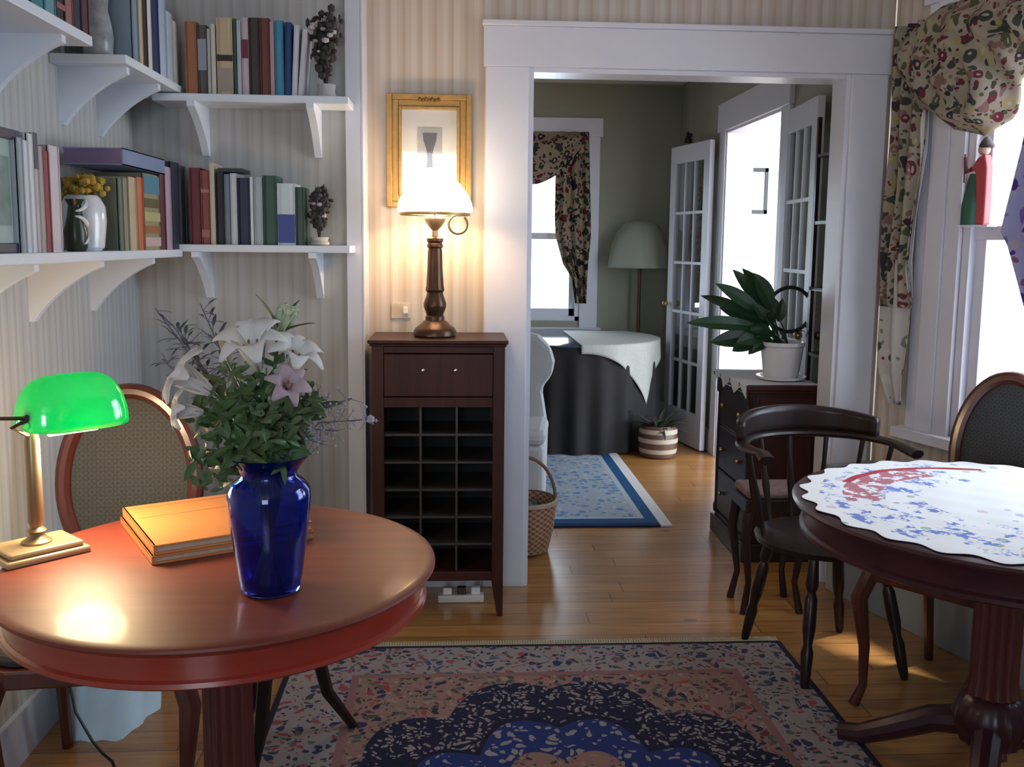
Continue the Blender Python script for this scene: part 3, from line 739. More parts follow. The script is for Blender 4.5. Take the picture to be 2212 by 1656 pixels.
# dusky branching twigs on the left
for k, (px, py) in enumerate(((335, 665), (432, 655), (395, 735), (350, 775), (465, 720), (405, 800), (372, 700))):
    e = bp(px, py, 1.95) - MOUTH
    lb = ['dark bare twig reaching farthest up on the left behind the bouquet', 'dark bare twig standing upright behind the bouquet, below the shelf bracket'][k] if k < 2 else 'dusky leafy twigs massed behind the left lilies'
    t = thing('twig', lb, 'twig', MOUTH, group=None if k < 2 else 'dusky twigs behind the lilies')
    mid = e*.5 + Vector((0, 0, .0)); st = MB().tube([(0, .01, -.02), mid, e], [.003, .0022, .001], 5); lf = MB()
    for i in range(26 if k > 1 else 14):
        f = random.uniform(.55, 1); q = e*f; d = Vector((random.uniform(-1, 1), random.uniform(-.6, .6), random.uniform(-.2, 1)))
        st.tube([q, q+d*.03], .0008, 3); leafpts(lf, q+d*.02, d, random.uniform(.015, .03), .008, .2, n=3)
    st.build('stem', M['wispd'], t); lf.build('leaves', plain('dusky_leaf', (.06, .068, .08), .8, var=.4), t)

# ------------------------------------------------------------------ banker's lamp
LP = Vector((-.872, 1.985, TZ)); LR = math.radians(45)
t = thing('desk_lamp', "brass banker's desk lamp with green glass shade on the round table", 'lamp', LP, LR)
MB().box(-.085, .085, -.065, .065, 0, .014).box(-.075, .075, -.055, .055, .014, .026).build('base', plain('travertine', (.32, .22, .12), .35, var=.15), t, bevel=.005)
MB().lathe([(.030, .026), (.030, .030), (.020, .036), (.014, .046), (.020, .052), (.012, .060), (.016, .072), (.015, .245), (.013, .25), (.013, .262), (.006, .272)], n=24).build('stem', M['dull_brass'], t, smooth=True)
sz = .262
MB().tube([(-.002, 0, .255), (-.02, -.02, .262), (-.05, -.035, .280), (-.012, -.030, .295)], .005, 8).tube([(-.002, 0, .255), (.04, .068, .262), (.14, .070, .27), (.185, .02, .285)], .004, 8).tube([(-.20, .10, .300), (-.05, -.02, .298), (-.012, -.030, .295)], .004, 8).build('yoke', plain('dark_brass', (.10, .07, .04), .35, .8), t, smooth=True)
# barrel shade: long half barrel with rounded ends, opening down
def shade_pt(u, v):
    x = -.108 + .216*u; e = (1-abs(2*u-1)**4)**.5 if 0 < u < 1 else 0
    e = max(e, .02)
    a = PI*(v*1.06 - .03)
    ry, rz_ = .072*(.25+.75*e), .102*(.15+.85*e)
    return (x + .085, -ry*math.cos(a) - .0, .272 + rz_*math.sin(a)*1.0 + (.0))
MB().grid(shade_pt, 40, 24).build('lamp_shade', M['green_glass'], t, smooth=True, solid=.003)
MB().sphere((-.012, -.030, .295), .012, 12).build('knob', M['black'], t, smooth=True)
M['bulb'] = transluc('lit_bulb', (1, .9, .8), .2, .3, .0, (1, .82, .55), 14)
MB().tube([(.035, 0, .262), (.135, 0, .262)], [.016, .016], 12).build('bulb', M['bulb'], t, smooth=True)
ld = bpy.data.lights.new('desk_bulb', 'POINT'); ld.energy = 10.5; ld.color = (1, .72, .42); ld.shadow_soft_size = .08
lo = bpy.data.objects.new('desk_bulb', ld); COL.objects.link(lo); lo.parent = t; lo.location = (.085, 0, .236)

# ------------------------------------------------------------------ cane-back chairs
def cane_mat():
    m, nt, b = base('cane_webbing', .7)
    x, y, z = sep(nt, coords(nt)); s = 210
    g = ((x+z)*s).sin().abs()*((x-z)*s).sin().abs()
    h = (x*s*1.4).sin().abs()*(z*s*1.4).sin().abs()
    setc(nt, b, ramp(nt, g*.6+h*.4, [(.1, (.024, .025, .027)), (.5, (.046, .049, .052))])); return m
M['cane'] = cane_mat()
M['seat_dark'] = plain('dark_seat_fabric', (.035, .035, .035), .9, var=.5, scale=50)
def cane_chair(label, loc, rz, hw=.19, frame=None):
    fr = frame or M['mahog_light']
    t = thing('cane_chair', label, 'chair', loc, rz)
    s = .215
    MB().prism([(-s, s*.9), (-s-.01, -s*.9), (-s*.8, -s-.005), (s*.8, -s-.005), (s+.01, -s*.9), (s, s*.9)], 2, .40, .445).build('seat_rail', fr, t, bevel=.006)
    MB().prism([(-s+.012, s*.86), (-s+.008, -s*.86), (-s*.76, -s+.01), (s*.76, -s+.01), (s-.008, -s*.86), (s-.012, s*.86)], 2, .4455, .475).build('seat', M['seat_dark'], t, bevel=.012)
    for q in (-1, 1):
        MB().tube([(q*(s-.02), -s+.02, .42), (q*(s+.005), -s+.0, .34), (q*(s-.01), -s+.02, .18), (q*(s-.015), -s+.015, .06), (q*(s+.0), -s-.01, .0)], [.026, .026, .017, .013, .017], 10).build('front_leg', fr, t, smooth=True)
        MB().tube([(q*(s-.03), s-.02, .43), (q*(s-.03), s, .25), (q*(s-.02), s+.06, .0)], [.02, .018, .015], 8).build('rear_leg', fr, t, smooth=True)
        MB().tube([(q*(s-.04), s-.015, .42), (q*hw*.82, s+.018, .56), (q*hw*.9, s+.03, .64)], [.019, .017, .015], 8).build('back_post', fr, t, smooth=True)
    ring = []; hz = .245; zc = .748
    def bk(a, k=1.0): return Vector((hw*k*math.cos(a), s+.05+.12*(hz*k*math.sin(a))+.0, zc+hz*k*math.sin(a)))
    ring = [bk(2*PI*i/48) for i in range(49)]
    MB().tube(ring, .022, 10, 1.0, cap=False).build('back_frame', fr, t, smooth=True)
    vs = [bk(0, 0)] + [bk(2*PI*i/48, .93) for i in range(48)]
    MB().add(vs, [(0, 1+i, 1+(i+1) % 48) for i in range(48)]).build('cane_panel', M['cane'], t, solid=.008)
    return t
cane_chair('cane-back chair pushed in behind the round cherry table, beside the left wall', (-.845, 2.30, 0), math.radians(6), .170)
cane_chair('oval cane-back chair in front of the bright right window', (1.545, 2.69, 0), math.radians(-50), .150)

# tripod stool under the left table
t = thing('tripod_stool', 'dark low stool mostly hidden under the round cherry table, one curved leg on the rug', 'stool', (-.46, 2.48, 0))
MB().lathe([(.13, .38), (.15, .385), (.155, .40), (.15, .415), (.01, .418)], n=36).build('seat', M['ebony'], t, smooth=True)
for x, y in ((.175, .14), (-.15, .12), (-.06, -.20)):
    MB().tube([(x*.5, y*.5, .385), (x*.45, y*.5, .28), (x*.6, y*.65, .14), (x, y, 0.006)], [.022, .02, .018, .013], 8).build('leg', M['ebony'], t, smooth=True)
# pale blue bag and cord by the left wall
def bag(u, v):
    a = 2*PI*u; z = .02+.27*math.sin(PI/2*v)**.8 if v > 0 else 0
    r = (1-.55*v**2)*(1+.08*math.sin(5*a+4*v)+.05*math.sin(11*a-7*v)) if v < 1 else .35
    return (.125*r*math.cos(a)*1.0, .17*r*math.sin(a), z*(1+.1*math.sin(3*a)*v))
o = MB().grid(bag, 48, 16); cap_ = MB(); 
o.lathe([(.05, .0), (.001, .0)], n=12, cap=False)
tag(o.build('fabric_bag', plain('pale_blue_fabric', (.58, .78, .95), .7, var=.12), loc=(-1.015, 2.74, 0), smooth=True, angle=80), 'pale blue crumpled fabric bag on the floor at lower left', 'bag')
cp_ = [Vector((-.95, 2.30, .30)), Vector((-.93, 2.28, .24)), Vector((-.89, 2.27, .17)), Vector((-.87, 2.28, .13)), Vector((-.84, 2.26, .12)), Vector((-.83, 2.27, .07)), Vector((-.80, 2.26, .004)), Vector((-.9, 2.2, .004)), Vector((-1.05, 2.15, .004))]
tag(MB().tube(cp_, .004, 6).build('cable', M['black'], smooth=True), 'black cord dangling in front of the pale blue bag', 'cord')

# ------------------------------------------------------------------ wine cabinet
cx0, cx1, cy0, cy1, ch = -.298, .186, 3.435, 3.745, 1.035
t = thing('wine_cabinet', 'tall dark mahogany wine cabinet with lattice rack beside the white doorway', 'cabinet', ((cx0+cx1)/2, (cy0+cy1)/2, 0))
ox, oy = (cx0+cx1)/2, (cy0+cy1)/2
def cbx(mb, x0, x1, y0, y1, z0, z1): return mb.box(x0-ox, x1-ox, y0-oy, y1-oy, z0, z1)
mb = cbx(MB(), cx0-.014, cx1+.012, cy0-.012, cy1+.005, ch, ch+.014); cbx(mb, cx0-.008, cx1+.006, cy0-.006, cy1, ch-.01, ch)
mb.build('top', M['mahog'], t, bevel=.004)
mb = MB()
pw = .042
cbx(mb, cx0+.004, cx0+.016, cy0+.03, cy1-.02, .14, ch-.01); cbx(mb, cx1-.016, cx1-.004, cy0+.03, cy1-.02, .14, ch-.01)
cbx(mb, cx0+.01, cx1-.01, cy1-.014, cy1-.006, .14, ch-.01)
cbx(mb, cx0+pw, cx1-pw, cy0+.006, cy0+.02, .14, .175); cbx(mb, cx0+pw, cx1-pw, cy0+.006, cy0+.02, .800, .838); cbx(mb, cx0+pw, cx1-pw, cy0+.006, cy0+.02, ch-.035, ch-.01)
cbx(mb, cx0+.012, cx1-.012, cy0+.02, cy1-.014, .155, .17); cbx(mb, cx0+.012, cx1-.012, cy0+.02, cy1-.014, .805, .82)
mb.build('body', M['mahog'], t, bevel=.002)
for x in (cx0, cx1-pw):
    for y in (cy0, cy1-.03):
        mb = MB(); x_, y_ = x-ox, y-oy
        mb.box(x_, x_+pw, y_, y_+.03, .13, ch-.01)
        xi = x_+.012 if x == cx0 else x_+pw-.024
        xo = (x_, x_+pw)
        ta = (x_, x_+pw*.5) if x == cx0 else (x_+pw*.5, x_+pw)
        vs = [(x_, y_, .13), (x_+pw, y_, .13), (x_+pw, y_+.03, .13), (x_, y_+.03, .13), (ta[0], y_+.004, 0), (ta[1], y_+.004, 0), (ta[1], y_+.024, 0), (ta[0], y_+.024, 0)]
        mb.add(vs, [(0, 1, 5, 4), (1, 2, 6, 5), (2, 3, 7, 6), (3, 0, 4, 7), (4, 5, 6, 7)])
        mb.build('leg', M['mahog'], t)
mb = MB(); cbx(mb, cx0+pw+.002, cx1-pw-.002, cy0+.001, cy0+.018, .842, ch-.038)
dr = mb.build('drawer', M['mahog'], t, bevel=.002)
for px in (915, 985):
    p = atY(px, 798, cy0)
    k = MB().lathe([(.004, 0), (.004, .006), (.009, .012), (.007, .018), (.001, .02)], n=12).build('knob', M['steel'], dr, smooth=True)
    k.location = (p.x-ox, cy0-oy, .94); k.rotation_euler = (PI/2, 0, 0)
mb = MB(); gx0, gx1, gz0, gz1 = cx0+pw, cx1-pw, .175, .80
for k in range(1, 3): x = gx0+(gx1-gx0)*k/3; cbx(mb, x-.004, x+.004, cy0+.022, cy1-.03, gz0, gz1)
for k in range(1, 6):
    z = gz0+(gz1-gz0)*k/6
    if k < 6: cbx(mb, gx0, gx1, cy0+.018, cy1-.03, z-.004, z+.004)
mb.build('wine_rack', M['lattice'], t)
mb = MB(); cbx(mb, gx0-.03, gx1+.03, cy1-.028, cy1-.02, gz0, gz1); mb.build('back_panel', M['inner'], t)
# white strip with plugs under the cabinet
t = thing('power_strip', 'pale power strip lying on the floor under the wine cabinet', 'power strip', (.03, 3.60, 0))
MB().box(-.09, .09, -.022, .022, 0, .03).build('housing', plain('strip_plastic', (.55, .55, .57), .4), t, bevel=.006)
for k in range(3): MB().box(-.07+k*.055, -.035+k*.055, -.012, .016, .03, .058).build('plug', M['black'] if k % 2 else M['porcelain'], t, bevel=.003)

# ------------------------------------------------------------------ lamp on the cabinet
LX, LY = -.072, 3.575
t = thing('table_lamp', 'lit table lamp with white glass dome shade on the wine cabinet', 'lamp', (LX, LY, ch+.014))
zt = ch+.014
MB().lathe([(.074, 0), (.080, .006), (.080, .022), (.072, .034), (.055, .046), (.044, .058), (.036, .062), (.036, .075), (.032, .08)], n=40).build('base', M['bronze'], t, smooth=True)
MB().lathe([(.030, .075), (.034, .09), (.042, .11), (.043, .125), (.034, .15), (.030, .165), (.036, .175), (.033, .19), (.029, .25), (.027, .32), (.025, .33), (.030, .335), (.030, .343), (.026, .35), (.031, .356), (.031, .366), (.020, .372)], n=60,
           mod=lambda a, z: 1-.06*abs(math.sin(a*8)) if .18 < z < .325 else 1).build('column', M['bronze'], t, smooth=True)
MB().lathe([(.012, .37), (.010, .395), (.024, .41), (.038, .43), (.040, .44), (.01, .452)], n=30).build('burner', M['dull_brass'], t, smooth=True)
sz0 = 1.512-zt
MB().lathe([(.128, sz0-.012), (.131, sz0-.010), (.131, sz0-.002), (.128, sz0), (.122, sz0-.002), (.122, sz0-.01)], n=64, cap=False).tube([(-.125, 0, sz0-.008), (0, 0, sz0-.014), (.125, 0, sz0-.008)], .003, 6).tube([(0, -.125, sz0-.008), (0, 0, sz0-.014), (0, .125, sz0-.008)], .003, 6).build('shade_ring', M['dull_brass'], t, smooth=True)
prof = [(.136, 0), (.138, .012), (.134, .035), (.122, .062), (.104, .088), (.082, .112), (.064, .128), (.048, .138), (.042, .146), (.046, .158)]
MB().lathe([(r, z+sz0) for r, z in prof], n=64, cap=False).build('lamp_shade', M['milk_glass'], t, smooth=True, solid=.003)
lc = [( .085+.034*math.sin(q), -.06, sz0-.045-.034*math.cos(q)) for q in [PI+k*2*PI/28*.92 for k in range(28)]]
MB().tube([(.05, -.05, sz0-.012)]+lc, .0045, 8).build('finger_loop', M['dull_brass'], t, smooth=True)
MB().sphere((0, 0, sz0+.05), .016, 16).build('bulb', transluc('warm_bulb', (1, .9, .8), .2, .3, 0, (1, .8, .5), 10), t, smooth=True)
for nm, z, en in (('lamp_bulb', sz0+.05, 8.5),):
    ld = bpy.data.lights.new(nm, 'POINT'); ld.energy = en; ld.color = (1, .62, .28); ld.shadow_soft_size = .03
    lo = bpy.data.objects.new(nm, ld); COL.objects.link(lo); lo.parent = t; lo.location = (0, 0, z)

# gilt picture
fx0, fx1, fz0, fz1 = -.262, .066, 1.535, 1.965
t = thing('picture_frame', 'gilt framed small drawing hanging behind the lit lamp', 'picture', ((fx0+fx1)/2, YB, fz0))
fw, fh = fx1-fx0, fz1-fz0; fb = .058
M['gilt'] = plain('gilt', (.36, .20, .06), .38, .45, .35, scale=45)
mb = MB()
def fr_rect(mb, i, o, y0, y1):
    mb.box(-fw/2+o, -fw/2+i, y0, y1, o, fh-o).box(fw/2-i, fw/2-o, y0, y1, o, fh-o).box(-fw/2+i, fw/2-i, y0, y1, o, i).box(-fw/2+i, fw/2-i, y0, y1, fh-i, fh-o)
fr_rect(mb, .022, 0, -.030, -.002); fr_rect(mb, .046, .022, -.022, -.002); fr_rect(mb, fb, .046, -.027, -.002)
for k in range(7):
    for s_ in (1, -1): mb.sphere(((k-3)*.012*1.0, -.028, fh-.024+ (0 if k % 2 else .004)), .008, 8)
mb.build('frame', M['gilt'], t, bevel=.003)
MB().box(-fw/2+fb, fw/2-fb, -.010, -.004, fb, fh-fb).build('mat_board', plain('cream_mat', (.66, .60, .58), .8, var=.03), t)
MB().box(-.046, .050, -.0115, -.010, fb+.045, fh-fb-.065).build('paper', plain('drawing_paper', (.40, .36, .37), .8, var=.15, scale=30), t)
MB().prism([(-.026, .285), (.030, .285), (.026, .255), (.016, .225), (.010, .190), (.014, .150), (-.012, .150), (-.006, .19), (-.012, .225), (-.022, .255)], 1, -.0135, -.0118).build('ink_drawing', plain('ink', (.12, .11, .13), .8, var=.5, scale=60), t)
MB().box(fx0-(fx0+fx1)/2+fb, fw/2-fb, -.016, -.014, fb, fh-fb).build('glazing', M['pane'], t)
# small items on the wall by the cabinet top: outlet with plug
t = thing('wall_outlet', 'beige wall outlet with a white plug, left of the lamp base', 'outlet', (-.21, YB, 1.10))
MB().box(-.038, .038, -.006, 0, 0, .062).build('plate', plain('outlet_plate', (.50, .42, .34), .5), t, bevel=.002)
MB().box(.010, .028, -.026, -.006, .02, .048).build('plug', M['porcelain'], t, bevel=.003)

# ------------------------------------------------------------------ Persian rug
RX0, RX1, RY0, RY1 = -.545, 1.16, .55, 3.165
def rug_mat():
    m, nt, b = base('persian_rug', .95, spec=.1)
    x, y, z = sep(nt, coords(nt)); hx, hy = (RX1-RX0)/2, (RY1-RY0)/2
    ex = hx - x.abs(); ey = hy - y.abs(); e = ex.min(ey)       # distance from the edge
    v = coords(nt)
    nz = noise(nt, v, 14, 2, .5, True)
    ad = nt.nodes.new('ShaderNodeVectorMath'); ad.operation = 'MULTIPLY_ADD'; nt.links.new(nz.k, ad.inputs[0]); ad.inputs[1].default_value = (.09, .09, 0)
    nt.links.new(v.k, ad.inputs[2]); v2 = E(nt, ad.outputs[0])
    d1, r1, g1 = voro(nt, v2, 34, .85); d2, r2, g2 = voro(nt, v2, 62, .9)
    pal = [(.06, .075, .05), (.30, .05, .055), (.025, .03, .07), (.32, .25, .19), (.12, .04, .045), (.09, .11, .09)]
    blob = ramp(nt, r1, [(i/6, c) for i, c in enumerate(pal)], True)
    tiny = ramp(nt, r2, [(0, (.04, .04, .06)), (.35, (.28, .09, .09)), (.65, (.34, .28, .24)), (.85, (.08, .10, .07))], True)
    field = mix(nt, d2.lt(.36)*g2.gt(.3), (.27, .165, .145), tiny)
    field = mix(nt, d1.lt(.42)*g1.gt(.35), field, blob)
    bord = mix(nt, d2.lt(.38)*g2.gt(.45), (.29, .25, .26), tiny)
    bord = mix(nt, d1.lt(.40)*g1.gt(.35), bord, ramp(nt, r1, [(0, (.03, .04, .10)), (.4, (.05, .06, .09)), (.65, (.30, .07, .09)), (.85, (.10, .12, .14))], True))
    # medallion
    my = y - .02; ang_ = my.atan2(x); rr = (x*x*1.55 + my*my*.80).sqrt(); lob = (ang_*8).sin().abs()*.07 + (ang_*4 - 1.57).sin().abs()*.05
    md = rr - lob
    navy = mix(nt, d2.lt(.42)*g2.gt(.35), (.010, .014, .045), (.28, .25, .24))
    navy = mix(nt, (md.gt(.52)*md.lt(.60)), navy, (.010, .012, .035))
    c = mix(nt, md.lt(.80), field, navy)
    c = mix(nt, md.lt(.58), c, (.015, .035, .17))
    c = mix(nt, md.lt(.58)*d1.lt(.36)*g1.gt(.3), c, (.30, .28, .30))
    c = mix(nt, md.lt(.42), c, mix(nt, d2.lt(.35)*g2.gt(.4), (.30, .18, .155), tiny))
    c = mix(nt, e.lt(.245), c, (.25, .13, .13)); c = mix(nt, e.lt(.220), c, bord); c = mix(nt, e.lt(.02), c, (.014, .016, .035))
    nn = noise(nt, v, 160, 2); c = mix(nt, nn*.25, c, (.1, .08, .08))
    setc(nt, b, c); bump(nt, b, nn, .3, .003); return m
hx, hy = (RX1-RX0)/2, (RY1-RY0)/2
t = thing('persian_rug', 'patterned navy and pink Persian rug between the two round tables', 'rug', ((RX0+RX1)/2, (RY0+RY1)/2, 0))
MB().box(-hx, hx, -hy, hy, .0005, .010).build('pile', rug_mat(), t, bevel=.003)
mb = MB()
for s_ in (1, -1):
    mb.box(-hx, hx, s_*hy-.008, s_*hy+.008, .001, .008)
    for i in range(190):
        x = -hx + 2*hx*(i+.5)/190; j = random.uniform(-.004, .004)
        mb.box(x-.0032, x+.0032, min(s_*hy, s_*(hy+.045)), max(s_*hy, s_*(hy+.045)), .001, .005, rz=j*10)
fr_ = mb.build('fringe', plain('cream_fringe', (.46, .40, .28), .9), t); fr_['kind'] = 'stuff'

# blue runner in the back room
BX0, BX1, BY0, BY1 = .12, 1.095, 4.555, 6.7
def blue_rug():
    m, nt, b = base('blue_rug', .9, spec=.1)
    x, y, z = sep(nt, coords(nt)); e = ((BX1-BX0)/2 - x.abs()).min((BY1-BY0)/2 - y.abs())
    v = coords(nt); d1, r1, g1 = voro(nt, v, 16, .8); d2, r2, g2 = voro(nt, v, 30, .9)
    c = mix(nt, d2.lt(.4)*g2.gt(.4), (.30, .36, .44), ramp(nt, r2, [(0, (.12, .20, .36)), (.5, (.42, .44, .48)), (.8, (.18, .28, .24))], True))
    c = mix(nt, d1.lt(.35)*g1.gt(.4), c, ramp(nt, r1, [(0, (.10, .22, .40)), (.5, (.16, .24, .40)), (.8, (.50, .50, .52))], True))
    c = mix(nt, e.lt(.15), c, (.38, .42, .48)); c = mix(nt, e.lt(.12), c, (.02, .08, .20)); c = mix(nt, e.lt(.045), c, (.02, .035, .08))
    c = mix(nt, (((BX1-BX0)/2 - x.abs()).lt(.06)), c, (.60, .60, .62))
    setc(nt, b, c); return m
tag(MB().box(-(BX1-BX0)/2, (BX1-BX0)/2, -(BY1-BY0)/2, (BY1-BY0)/2, 0, .010).build('area_rug', blue_rug(), loc=((BX0+BX1)/2, (BY0+BY1)/2, .0005), bevel=.002), 'pale blue patterned rug with blue border in the back room', 'rug')

# ------------------------------------------------------------------ right table
RC = Vector((1.42, 2.295, 0)); RR = .53
t = thing('pedestal_table', 'round dark plum coloured pedestal table at the right by the window', 'table', RC)
MB().lathe([(.001, .742), (RR-.02, .742), (RR-.006, .740), (RR, .734), (RR-.002, .727), (RR-.012, .724), (.001, .724)], n=128, cap=False).build('tabletop', M['plum'], t, smooth=True)
MB().lathe([(RR-.022, .725), (RR-.028, .716), (RR-.030, .668), (RR-.022, .662), (RR-.022, .652), (RR-.03, .647), (RR-.07, .647), (RR-.07, .725)], n=128, cap=False).build('apron', M['plum'], t, smooth=True)
MB().lathe([(.085, .647), (.085, .62), (.066, .61), (.07, .595)][::-1], n=60).build('capital', M['cherry_dark'], t, smooth=True)
MB().lathe([(.066, .595), (.060, .56), (.060, .28), (.068, .24)][::-1], n=108, mod=fl).build('column', M['cherry_dark'], t, smooth=True, angle=60)
MB().lathe([(.06, .24), (.075, .23), (.095, .19), (.098, .16), (.08, .11), (.05, .09)][::-1], n=60, mod=lambda a, z: 1-.05*abs(math.sin(a*8))).build('column_base', M['plum'], t, smooth=True)
for k in range(4):
    a = PI/4 + k*PI/2 + .2; d = Vector((math.cos(a), math.sin(a), 0))
    MB().tube([d*.05+Vector((0, 0, .15)), d*.14+Vector((0, 0, .13)), d*.24+Vector((0, 0, .075)), d*.32+Vector((0, 0, .035)), d*.38+Vector((0, 0, .026))], [.04, .036, .032, .028, .025], 10).build('foot', M['plum'], t, smooth=True)
# printed cloth with scalloped edge
def cloth(u, v):
    a = 2*PI*u; r = (RR-.03 + .012*math.sin(a*26))*min(1, v*1.0) if v > 0 else 0
    x, y = r*math.cos(a), r*math.sin(a)
    return (x, y, .0018 + .0012*math.sin(x*40+y*13)*math.sin(y*31))
tc = MB().grid(cloth, 312, 24).build('tablecloth', M['table_cloth'], loc=RC+Vector((0, 0, .7435)), solid=.0012)
tag(tc, 'white cloth with blue and red flowers spread on the right round table', 'tablecloth')
# captain's chair
t = thing('captain_chair', "dark wooden low-backed captain's chair between the right table and the doorway", 'chair', (1.24, 3.04, 0), math.radians(9))
MB().lathe([(.19, .405), (.215, .412), (.22, .43), (.20, .442), (.01, .436)], n=40).build('seat', M['ebony'], t, smooth=True)
for x, y in ((-.16, .17), (.19, .17), (-.15, -.20), (.19, -.19)):
    a_ = Vector((x*.72, y*.72, .415)); b_ = Vector((x*1.08, y*1.08, 0)); fr2 = [0, .22, .27, .32, .55, .66, .72, .95, 1]
    MB().tube([a_.lerp(b_, f) for f in fr2], [.014, .021, .013, .020, .021, .014, .020, .015, .011], 12).build('leg', M['ebony'], t, smooth=True)
arc = []; N = 28
for i in range(N+1):
    a = -.10*PI + 1.2*PI*i/N; arc.append(Vector((.27*math.cos(a), .02+.23*math.sin(a), .735)))
arc = [arc[0]+Vector((.012, -.06, -.01))] + arc + [arc[-1]+Vector((-.012, -.06, -.01))]
MB().tube(arc, [.028]+[.024]*(len(arc)-2)+[.028], 10, .55).build('arm_rail', M['ebony'], t, smooth=True)
cr = [Vector((.268*math.cos(a), .025+.235*math.sin(a), .79+.018*math.sin(a))) for a in [PI*(.12+.76*i/20) for i in range(21)]]
mb = MB()
def crf(u, v):
    a = PI*(.10+.80*u); hgt = (.062+.028*math.sin(PI*u))
    return (.272*math.cos(a), .03+.235*math.sin(a), .745+hgt*v)
mb.grid(crf, 30, 4); mb.build('crest_rail', M['ebony'], t, smooth=True, solid=.028, bevel=.006)
for i in range(7):
    a = PI*(.02+.96*i/6); o = MB().lathe([(.008, 0), (.010, .08), (.014, .14), (.008, .22), (.009, .31)], n=8).build('spindle', M['ebony'], t, smooth=True)
    o.location = (.198*math.cos(a), .01+.19*math.sin(a), .425); o.rotation_euler = (-.13*math.sin(a), .22*math.cos(a), 0)

# small stool by the doorway
t = thing('side_stool', 'small dark stool with patterned cushion between the door casing and the captain chair', 'stool', (1.22, 3.52, 0))
MB().box(-.12, .12, -.10, .10, .40, .45).build('seat_rail', M['ebony'], t, bevel=.005)
MB().box(-.112, .112, -.092, .092, .45, .485).build('cushion', plain('patterned_cushion', (.16, .10, .10), .9, var=.7, scale=60), t, bevel=.014)
for x in (-.10, .10):
    for y in (-.08, .08):
        MB().tube([(x, y, .41), (x*1.12, y*1.1, .30), (x*.9, y*.9, .12), (x*1.1, y*1.1, 0)], [.020, .019, .012, .015], 8).build('leg', M['ebony'], t, smooth=True)

# ------------------------------------------------------------------ curtains at the right window
def tail(name, label, rows, mat, n0, folds=4, amp=.022):
    """rows = list of (z, u0, u1): pleated panel hanging at distance n0 from the slanted wall"""
    mb = MB(); K = 40; vs = []
    rs = []
    for (z, a, b), (z2, a2, b2) in zip(rows, rows[1:]):
        for k in range(6): f = k/6; rs.append((z+(z2-z)*f, a+(a2-a)*f, b+(b2-b)*f))
    rs.append(rows[-1])
    for z, a, b in rs:
        for i in range(K+1):
            f = i/K; vs.append(W(a+(b-a)*f, n0+amp*math.sin(f*folds*2*PI)+.006*math.sin(z*9+f*7), z))
    R = len(rs); fs = [(j*(K+1)+i, j*(K+1)+i+1, (j+1)*(K+1)+i+1, (j+1)*(K+1)+i) for j in range(R-1) for i in range(K)]
    o = mb.add(vs, fs).build(name, mat, smooth=True, angle=80, solid=.002)
    return tag(o, label, 'curtain')
def wuz(px, py, n):
    """slanted-plane coordinates of a pixel, n in front of the wall"""
    d = ray(px, py); P0 = W(0, n, 0); k = (P0-O_).dot(nd)/d.dot(nd); P = O_ + d*k
    return (P-WA).dot(ud), P.z
def trow(pts, n): 
    out = []
    for y, xa, xb in pts:
        ua, z = wuz(xa, y, n); ub, z2 = wuz(xb, y, n); out.append((z, ua, ub))
    return out
ct = tail('curtain_tail', 'long floral curtain tail hanging between the doorway and the right window', trow([(60, 1940, 2010), (200, 1928, 2000), (330, 1922, 1992), (450, 1914, 1975), (560, 1906, 1958), (660, 1900, 1965)], .07), M['chintz'], .07, 3, .018)
lin = tail('lining', 'x', trow([(240, 1980, 2004), (330, 1982, 2000), (450, 1962, 1984), (560, 1946, 1970), (640, 1950, 1968)], .055), plain('white_lining', (.7, .68, .70), .8, var=.04), .055, 1, .006)
lin.parent = ct; del lin['category']; lin['label'] = 'white lining edge of the curtain tail'
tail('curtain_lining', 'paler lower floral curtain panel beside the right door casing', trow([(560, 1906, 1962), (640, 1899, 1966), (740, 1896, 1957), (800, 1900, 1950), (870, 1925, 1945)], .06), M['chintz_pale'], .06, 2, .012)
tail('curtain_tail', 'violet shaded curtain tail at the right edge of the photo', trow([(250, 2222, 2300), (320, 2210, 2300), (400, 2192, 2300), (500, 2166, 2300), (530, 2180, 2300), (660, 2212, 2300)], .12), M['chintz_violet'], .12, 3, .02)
# puffed valance
u0, zt_ = wuz(1932, 120, .14); u1, _ = wuz(2300, 120, .14)
def puff(u, v):
    # v 0 top .. 1 bottom, bowl-shaped hem
    px = 1935 + (2330-1935)*u
    def ip(x, P):
        for (a, b), (c, d) in zip(P, P[1:]):
            if x <= c: k = (x-a)/(c-a); k = k*k*(3-2*k)*.4 + k*.6; return b+(d-b)*k
        return P[-1][1]
    hem = ip(px, [(1935, 150), (1985, 235), (2040, 277), (2110, 292), (2160, 255), (2212, 165), (2335, 40)])
    top = ip(px, [(1935, 115), (1975, 45), (2040, 5), (2110, -30), (2335, -80)])
    py = top + (hem-top)*v
    uu, z = wuz(px, py, .10)
    bulge = .13*math.sin(PI*v)**.7*math.sin(PI*min(1, max(0, u*1.02)))**.5
    cc = ((px-2080)/70)**2 + ((py-175)/75)**2
    fold = .016*math.sin(cc**.5*7.5)*(.4+v) + .010*math.sin(u*34+v*4)
    return tuple(W(uu, .07+bulge+fold, z))
tag(MB().grid(puff, 90, 60).build('valance', M['chintz'], smooth=True, angle=80, solid=.003), 'puffed floral valance bulging over the top of the right window', 'valance')

